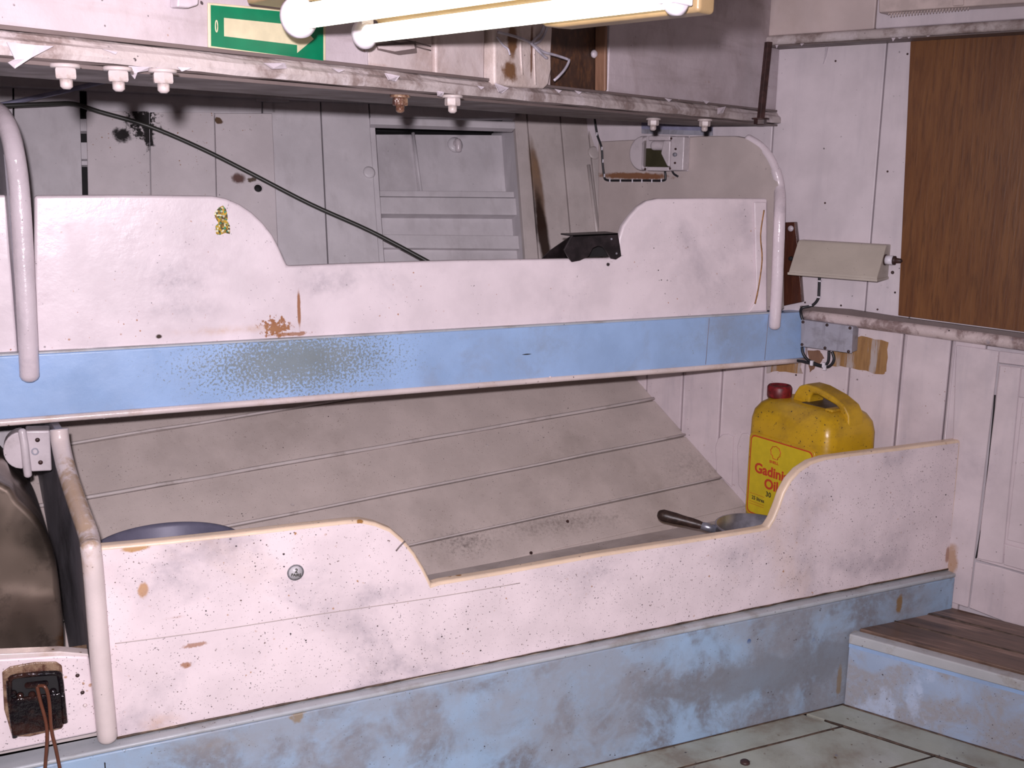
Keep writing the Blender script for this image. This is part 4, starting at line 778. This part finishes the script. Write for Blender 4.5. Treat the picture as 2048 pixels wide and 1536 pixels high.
# rusty hanging rod ---------------------------------------------------
tp_ = BEAM.at(1537, 84, 0.035); bt = BEAM.at(1520, 250, 0.035)
rd = thing('rusty_rod', bt, 'dark rusty square rod with a nut hanging beside the bulkhead at upper right', 'rod')
obox('rod', (tp_ + bt) / 2, Vector((0.0075, 0, 0)), Vector((0, 0.0075, 0)), (tp_ - bt) / 2, M['rustrod'], rd, bevel=0.001)
lathe('nut', [(0.017, 0), (0.017, 0.012)], bt + Vector((0, 0, 0.002)), (0, 0, 1), M['rustrod'], rd, 6); lathe('washer', [(0.024, 0), (0.024, 0.004)], bt + Vector((0, 0, 0.0145)), (0, 0, 1), M['rustrod'], rd, 16)
# black hose across the back --------------------------------------------
hs = tube('black_hose', [BACK.at(x, y, o) for x, y, o in ((-160, 222, 0.10), (0, 212, 0.09), (100, 208, 0.07), (148, 208, 0.05), (200, 224, 0.03), (296, 252, 0.02), (400, 296, 0.02), (500, 346, 0.022), (620, 408, 0.024), (740, 462, 0.03), (850, 520, 0.04), (900, 548, 0.05))], 0.0062, M['hose'], None, 10, 5)
props(hs, 'long black hose sagging diagonally across the back boards of the upper bunk', 'hose')
bw = tube('blue_grey_conduit', [BACK.at(x, y, 0.06) for x, y in ((-60, 220), (10, 208), (120, 184), (230, 158))], 0.006, M['greywire'], None, 8, 3)
props(bw, 'thin blue-grey cable running up behind the beam at upper left', 'cable')
# wall lamp on the bunk end panel ---------------------------------------
E = ENDP; en = E.n; ea = -WD                    # ea: to the right along the panel
lc_ = E.at(1325, 312)
lp_ = thing('bunk_lamp', lc_, 'round-ended white bulkhead lamp with an open dark window, on the upper bunk end panel', 'lamp')
def ep(a, z, o=0.0): return lc_ + ea * a + Vector((0, 0, z)) + en * o
aL = -(E.at(1272, 312) - lc_).length; aR = (E.at(1379, 312) - lc_).length; aM = (E.at(1352, 312) - lc_).length; zt = 0.058; zb = -0.044
prism_pts('back_plate', [ep(aL * 0.6, zb), ep(aR, zb), ep(aR, zt), ep(aL * 0.6, zt)], en * 0.006, M['lampwhite'], lp_, bevel=0.002)
prism_pts('end_block', [ep(aM, zb + .002), ep(aR, zb + .002), ep(aR, zt - .002), ep(aM, zt - .002)], en * 0.035, M['lampwhite'], lp_, bevel=0.004)
hv = []; hf = []                                # half-cylinder hood, axis vertical, open window at front
ncx = 14; cr = (zt - zb) / 2; zc_ = (zt + zb) / 2
for zz in range(2):
    for i in range(ncx + 1):
        a = PI / 2 + PI * i / ncx; hv.append(ep(aL * 0.50 + (abs(aL) * 0.50) * math.cos(a), zc_ + cr * math.sin(a), 0.0 if zz == 0 else 0.042))
for i in range(ncx): hf.append((i, i + 1, ncx + 2 + i, ncx + 1 + i))
hf.append(tuple(range(ncx + 1, 2 * ncx + 2))); hf.append(tuple(range(ncx, -1, -1)))
mk('rounded_end', hv, hf, M['lampwhite'], lp_, bevel=0.006, seg=3)
prism_pts('top_bar', [ep(aL * 0.3, zt - 0.014), ep(aM, zt - 0.014), ep(aM, zt), ep(aL * 0.3, zt)], en * 0.04, M['lampwhite'], lp_, bevel=0.003)
prism_pts('bottom_bar', [ep(aL * 0.3, zb), ep(aM, zb), ep(aM, zb + 0.012), ep(aL * 0.3, zb + 0.012)], en * 0.04, M['lampwhite'], lp_, bevel=0.003)
prism_pts('glass', [ep(aL * 0.52, zb + 0.012), ep(aM, zb + 0.012), ep(aM, zt - 0.036), ep(aL * 0.52, zt - 0.036)], en * 0.016, M['oliveglass'], lp_)
prism_pts('hood', [ep(aL * 0.3, zt - 0.042), ep(aM, zt - 0.042), ep(aM, zt - 0.014), ep(aL * 0.3, zt - 0.014)], en * 0.034, M['lampwhite'], lp_, bevel=0.012, seg=4)
prism_pts('socket', [ep(aM * 0.80, zb + 0.014), ep(aM, zb + 0.012), ep(aM, zt - 0.014), ep(aM * 0.45, zt - 0.014), ep(aM * 0.3, zc_)], en * 0.036, M['lampwhite'], lp_, bevel=0.01, seg=4)
for a_, z_ in ((aM + 0.002, zt - 0.008), (aM + 0.002, zb + 0.008), (aM + 0.018, 0.02), (aM + 0.018, -0.02), (aL * 0.4, zb + 0.005)): lathe('screw', [(0.0035, 0), (0.003, 0.003)], ep(a_, z_, 0.035), en, M['rustrod'], lp_, 8)
tube('switch_bolt', [ep(aM + 0.018, 0.004, 0.035), ep(aM + 0.018, 0.004, 0.042)], 0.006, M['alu'], lp_, 8, 0)
cbl = thing('clipped_cable', E.at(1207, 350), 'thin black cable in white clips running down and across to the bunk lamp', 'cable')
cp = [(1189, 234), (1194, 268), (1203, 295), (1205, 324), (1208, 350), (1213, 360), (1240, 361), (1290, 361), (1326, 361), (1331, 355), (1330, 343)]
EP4 = E.off(0.004)
tube('cable', [EP4.at(x, y) for x, y in cp], 0.0036, M['cable'], cbl, 8, 4); tube('cable', [EP4.at(x, y) for x, y in ((1344, 341), (1348, 348), (1356, 353))], 0.0032, M['cable'], cbl, 8, 4)
for x, y in ((1189, 234), (1194, 268), (1204, 297), (1206, 322), (1209, 351), (1220, 361), (1241, 362), (1265, 362), (1284, 362), (1304, 362), (1323, 361)): obox('clip', EP4.at(x, y, 0.003), ea * 0.0016, Vector((0, 0, 0.005)), en * 0.002, M['clip'], cbl)
# vent slot above the end panel
vt = slab('vent_slot', WALL, [(1283, 262), (1424, 268), (1424, 244), (1283, 240)], 0.0, 0.006, M['greywire']); props(vt, 'narrow blue-grey louvre slot under the beam, above the bunk lamp', 'vent')
vf = slab('slat', WALL, [(1283, 267), (1424, 271), (1424, 262), (1283, 258)], 0.006, 0.012, M['alu'], vt)
# brown wooden bracket -------------------------------------------------
wb = thing('brown_bracket', WALL.at(1585, 600), 'dark reddish-brown wooden bracket on the bulkhead behind the right grab rail', 'bracket')
slab('board', WALL, [(1566, 445), (1590, 444), (1596, 500), (1604, 604), (1566, 612)], 0, 0.018, M['darkwood'], wb, bevel=0.002)
lathe('screw', [(0.009, 0), (0.008, 0.004)], WALL.at(1582, 457, 0.018), WALL.n, M['flake'], wb, 12); lathe('knob', [(0.007, 0), (0.006, 0.006)], WALL.at(1582, 517, 0.018), WALL.n, M['black'], wb, 12)
# prismatic wall lamp -----------------------------------------------------
wn_ = WALL.n; wa_ = -WD
l0 = WALL.at(1604, 520); l1 = WALL.at(1779, 520)
pl_ = thing('wall_lamp', l0, 'beige wedge-shaped metal wall lamp with a switch, between the brown bracket and the plywood', 'lamp')
L_ = (l1 - l0).length; zT = WALL.at(1700, 484).z; zB = WALL.at(1640, 545).z
pr = [(0.0, zB), (0.088, zB - 0.0), (0.088, zB + 0.006), (0.040, zT - 0.006), (0.034, zT), (0.0, zT)]
def wp2(a, z, o): q_ = l0 + wa_ * a + wn_ * o; return Vector((q_.x, q_.y, z))
prism_pts('shade', [wp2(0, z, o) for o, z in pr], wa_ * L_, M['beige'], pl_, bevel=0.003, seg=3)
prism_pts('rim', [wp2(-0.002, z, o) for o, z in ((0.0, zB - 0.004), (0.091, zB - 0.004), (0.091, zB + 0.003), (0.0, zB + 0.003))], wa_ * (L_ + 0.004), M['beige'], pl_, bevel=0.001)
kc = wp2(L_, (zT + zB) / 2 + 0.006, 0.038)
lathe('collar', [(0.015, 0), (0.015, 0.003)], kc, wa_, M['rustrod'], pl_, 14)
lathe('switch_body', [(0.0125, 0), (0.0125, 0.022)], kc, wa_, M['clip'], pl_, 14); lathe('switch_tip', [(0.012, 0), (0.012, 0.006), (0.007, 0.008), (0.006, 0.02), (0.003, 0.024)], kc + wa_ * 0.022, wa_, M['rustrod'], pl_, 12)
wc = thing('lamp_cable', WALL.at(1638, 560), 'short black cable from the beige wall lamp down to the aluminium junction box', 'cable')
tube('cable', [WALL.at(x, y, o) for x, y, o in ((1639, 552, 0.01), (1638, 580, 0.008), (1636, 598, 0.008), (1624, 611, 0.010), (1604, 616, 0.018), (1602, 628, 0.03), (1606, 642, 0.03))], 0.0042, M['cable'], wc, 9, 5)
for x, y in ((1640, 562), (1638, 594), (1622, 610)): obox('clip', WALL.at(x, y, 0.010), wa_ * 0.004, Vector((0, 0, 0.002)), wn_ * 0.005, M['clip'], wc)
# junction box --------------------------------------------------------------
jx = thing('junction_box', WALL.at(1660, 700), 'dull aluminium junction box with corner screws, below the beige wall lamp', 'junction box')
bxp = [(1602, 639), (1706, 653), (1703, 707), (1601, 693)]
jf = [WALL.at(x, y, 0.055) for x, y in bxp]
prism_pts('case', [WALL.at(x + dx, y + dy, 0.050) for (x, y), dx, dy in zip(bxp, (1, 0, 0, 1), (1, 1, -1, -1))], wn_ * -0.046, M['alu'], jx, bevel=0.003)
prism_pts('lid', jf, wn_ * -0.005, M['alu'], jx, bevel=0.002)
for x, y in ((1606, 644), (1654, 650), (1700, 656), (1604, 689), (1650, 696), (1697, 703)): lathe('lid_screw', [(0.0045, 0), (0.0035, 0.003)], WALL.at(x, y, 0.055), wn_, M['rustrod'], jx, 10)
jc2 = thing('looped_cables', WALL.at(1625, 722), 'black cables looping in white clips beneath the aluminium junction box', 'cables')
for pp in ([(1604, 694), (1606, 706), (1614, 718), (1630, 727), (1645, 731), (1656, 724), (1658, 702)], [(1575, 720), (1600, 722), (1622, 727), (1650, 734), (1662, 730), (1668, 718), (1664, 703)]):
    tube('cable', [WALL.at(x, y, 0.03) for x, y in pp], 0.0042, M['cable'], jc2, 9, 5)
for x, y in ((1575, 720), (1624, 726), (1650, 735), (1648, 730)): obox('clip', WALL.at(x, y, 0.034), wa_ * 0.004, Vector((0, 0, 0.007)), wn_ * 0.005, M['clip'], jc2)
# bare wood patches -----------------------------------------------------------
def ragged(pts, r=1.6, n=4):
    out = []
    for i in range(len(pts)):
        a, b = Vector(pts[i]), Vector(pts[(i + 1) % len(pts)])
        for j in range(n):
            p = a.lerp(b, j / n); out.append((p.x + random.uniform(-r, r), p.y + random.uniform(-r, r)))
    return out
ba = slab('bare_wood_patch', WALL, ragged([(1668, 690), (1722, 672), (1776, 684), (1772, 744), (1766, 750), (1700, 735), (1664, 732)]), -0.004, 0.0012, M['bare']); props(ba, 'tan patch of bare wood with streaks of old glue, right of the junction box', 'wood patch')
ba = slab('bare_wood_patch', WALL, ragged([(1528, 722), (1600, 720), (1604, 748), (1560, 742), (1532, 746)]), -0.004, 0.0012, M['bare']); props(ba, 'tan patch of bare wood just above the red cap of the jerrycan', 'wood patch')
ba = slab('bare_wood_patch', WALL, ragged([(1616, 700), (1640, 702), (1650, 716), (1634, 730), (1620, 744), (1618, 726)]), -0.004, 0.0012, M['postwood']); props(ba, 'small brown bare patch under the junction box inside the cable loop', 'wood patch')
# small rounded mouldings on the bulkhead behind the lower bunk
for i, (x0, x1, yt, lab) in enumerate(((1430, 1466, 868, 'rounded white moulding on the bulkhead left of the jerrycan, the left one of two'), (1474, 1500, 866, 'rounded white moulding touching the left side of the jerrycan, the right one of two'))):
    yb_ = 975 if i == 0 else 1000
    o = slab('arched_moulding', WALL, [(x0, yt + 26), (x0 + 5, yt + 10), ((x0 + x1) / 2 - 4, yt + 1), ((x0 + x1) / 2 + 8, yt), (x1, yt + 6), (x1 - 3, yb_), (x0 + 2, yb_ - 30)], 0.0, 0.007, M['wall_low'], None, bevel=0.005, seg=3); props(o, lab, 'moulding')
lathe('nail_head', [(0.005, 0), (0.004, 0.002)], WALL.at(1785, 545), wn_, M['rustrod'], wa, 8)
for x, y in ((1610, 605), (1682, 611), (1755, 619), (1671, 122), (1775, 343), (1650, 406), (1816, 262), (1815, 108), (1790, 585), (1592, 750)): lathe('nail_head', [(0.003, 0), (0.0022, 0.0015)], WALL.at(x, y), wn_, M['rustrod'], wa, 8)
wv = slab('wood_sliver', WALL, [(1650, 88), (1657, 88), (1652, 112), (1646, 128), (1650, 104)], 0, 0.004, M['flake'], wa)
# black steel object on the upper bunk board --------------------------------
bs = thing('black_bracket', UPP.at(1170, 517), 'black angular steel bracket lying over the scoop edge of the upper bunk board', 'bracket')
BS = Pl((0, 2.47, 0), (0, -1, 0)); BF = Pl((0, 2.395, 0), (0, -1, 0))
slab('front_plate', BF, [(1144, 470), (1236, 466), (1240, 490), (1243, 512), (1232, 519), (1222, 517), (1214, 505), (1206, 494), (1196, 492), (1186, 496), (1178, 512), (1160, 521), (1144, 524), (1136, 514), (1128, 500)], -0.006, 0, M['blackpaint'], bs, bevel=0.0015)
slab('side_wing', Pl((0, 2.43, 0), (0.25, -1, 0)), [(1146, 470), (1140, 516), (1084, 519), (1100, 502)], -0.006, 0, M['blackpaint'], bs, bevel=0.001)
slab('inner_plate', Pl((0, 2.46, 0), (0, -1, 0)), [(1140, 474), (1232, 470), (1232, 512), (1140, 516)], -0.006, 0, M['black'], bs)
prism_pts('top_plate', [BF.at(1146, 470), BF.at(1236, 466), BF.at(1236, 466) + Vector((0, 0.07, 0.0)), BF.at(1146, 470) + Vector((0, 0.07, 0.0))], (0, 0, -0.004), M['blackpaint'], bs)
for x, y in ((1223, 478), (1233, 507)): lathe('rivet', [(0.003, 0), (0.002, 0.002)], BF.at(x, y), BF.n, M['alu'], bs, 8)
# lamp under the left end of the upper bunk ----------------------------------
LL = Pl((0, 2.39, 0), (0, -1, 0))
ll = thing('under_bunk_lamp', LL.at(60, 905), 'round-ended white lamp fixed under the left end of the upper bunk, beside the post', 'lamp')
slab('body_block', LL, [(50, 862), (100, 861), (104, 942), (62, 944)], -0.05, 0, M['lampwhite'], ll, bevel=0.004, seg=3)
arc_ = [(42 + 36 * math.cos(a), 901 + 37 * math.sin(a)) for a in [math.radians(92 + 176 * i / 12) for i in range(13)]]
slab('rounded_cover', LL, arc_ + [(44, 864), (46, 938)], -0.04, 0.004, M['lampwhite'], ll, bevel=0.012, seg=4)
tube('clamp_strap', [LL.at(44, 862, 0.004), LL.at(49, 890, 0.008), LL.at(52, 920, 0.008), LL.at(56, 950, 0.004)], 0.0085, M['lampwhite'], ll, 10, 4, round_end=True)
for x, y in ((75, 880), (81, 925)): lathe('screw', [(0.005, 0), (0.004, 0.002)], LL.at(x, y), LL.n, M['rustrod'], ll, 10)
tube('wire_twist', [LL.at(70 + 7 * math.cos(a) * (1 - i * 0.02), 903 + 6 * math.sin(a), 0.003) for i, a in enumerate([i * PI / 4 for i in range(13)])], 0.0014, M['alu'], ll, 6, 2)
# fluorescent fixture ---------------------------------------------------------
TZ = Zp(1.590)
tf, tn = TZ.at(737, 68), TZ.at(1338, -6); ax = (tn - tf).normalized(); sid = Vector((-ax.y, ax.x, 0)); sid = -sid if sid.x > 0 else sid
if (TZ.at(612, 32) - tf) @ sid < 0: sid = -sid
u1 = TZ.at(606, 33)
dd = (u1 - tf); gapw = dd @ sid; sh = dd @ ax
fx = thing('tube_light', (tf + tn) / 2 + Vector((0, 0, 0.05)), 'twin-tube fluorescent ceiling light, lit, in front of the beam', 'ceiling light')
Ls = (tn - tf).length
def holder(c, d, r, name='lampholder'):
    lathe(name, [(r * 0.75, 0), (r, 0.003), (r, 0.012), (r * 0.72, 0.018)], c - d * 0.018, d, M['capwhite'], fx, 28)
for st_, r in ((tf, 0.0135), (u1, 0.0165)):
    tube('fluorescent_tube', [st_, st_ + ax * Ls], r, M['tube'], fx, 20, 0)
    holder(st_, ax, 0.022 if st_ == tf else 0.028); holder(st_ + ax * Ls, -ax, 0.022)
    obox('holder_stem', st_ + Vector((0, 0, 0.03)) - ax * 0.009, ax * 0.008, sid * 0.012, (0, 0, 0.028), M['capwhite'], fx, bevel=0.002)
    obox('holder_stem', st_ + ax * (Ls + 0.009) + Vector((0, 0, 0.03)), ax * 0.012, sid * 0.02, (0, 0, 0.04), M['capwhite'], fx, bevel=0.002)
hc = tf + sid * (gapw / 2) + ax * (Ls / 2 + sh / 2)
pr = [(-gapw / 2 - 0.030, -0.002), (-gapw / 2 - 0.018, 0.022), (gapw / 2 + 0.03, 0.022), (gapw / 2 + 0.03, 0.060), (-gapw / 2 - 0.035, 0.060)]
prism_pts('housing', [hc - ax * (Ls / 2 + 0.05) + sid * s_ + Vector((0, 0, z)) for s_, z in pr], ax * (Ls + 0.10), M['housing'], fx, bevel=0.004, seg=3)
obox('mounting_block', hc + Vector((0, 0, 0.165)), ax * 0.15, sid * 0.04, (0, 0, 0.105), M['housing'], fx)
# brown-cream ballast box behind the tubes
BZ = Pl((tf - sid * 0.055), sid * -1.0)
gb0 = tf - sid * 0.068 + ax * 0.31
prism_pts('ballast_cover', [gb0 + Vector((0, 0, z)) + ax * a for a, z in ((0.0, 0.05), (0.01, 0.0), (0.035, -0.012), (0.06, -0.015), (Ls - 0.29, -0.015), (Ls - 0.29, 0.05))], sid * 0.035, M['housing'], fx, bevel=0.006, seg=3)
# second fitting at upper right --------------------------------------------------
f2 = thing('ceiling_fitting', WALL.at(1900, 5, 0.12), 'cream plastic ceiling fitting with a coiled cord beneath, top right corner', 'ceiling fitting')
F2 = WALL.off(0.10)
slab('body', F2, [(1757, -40), (1757, 25), (2100, 2), (2100, -60)], -0.02, 0.04, M['vent'], f2, bevel=0.004)
slab('clamp', F2, [(1905, -40), (1927, -40), (1927, 10), (1905, 12)], 0.04, 0.046, M['vent'], f2, bevel=0.002)
co = []
c0_, c1_ = F2.at(1778, 30, 0.02), F2.at(1938, 15, 0.02)
for i in range(26 * 8 + 1):
    t = i / (26 * 8); a = 2 * PI * i / 8; co.append(c0_.lerp(c1_, t) + Vector((0, 0, 0.005 * math.sin(a))) + WALL.n * 0.005 * math.cos(a))
tube('coiled_cord', co, 0.0016, M['vent'], f2, 5, 0)
# block above the sign
bl = slab('ceiling_block', BEAM, [(358, -20), (400, -20), (398, 10), (378, 16), (355, 14)], 0.0, 0.02, M['flake'], bm_, bevel=0.003)
bpy.context.view_layer.update()
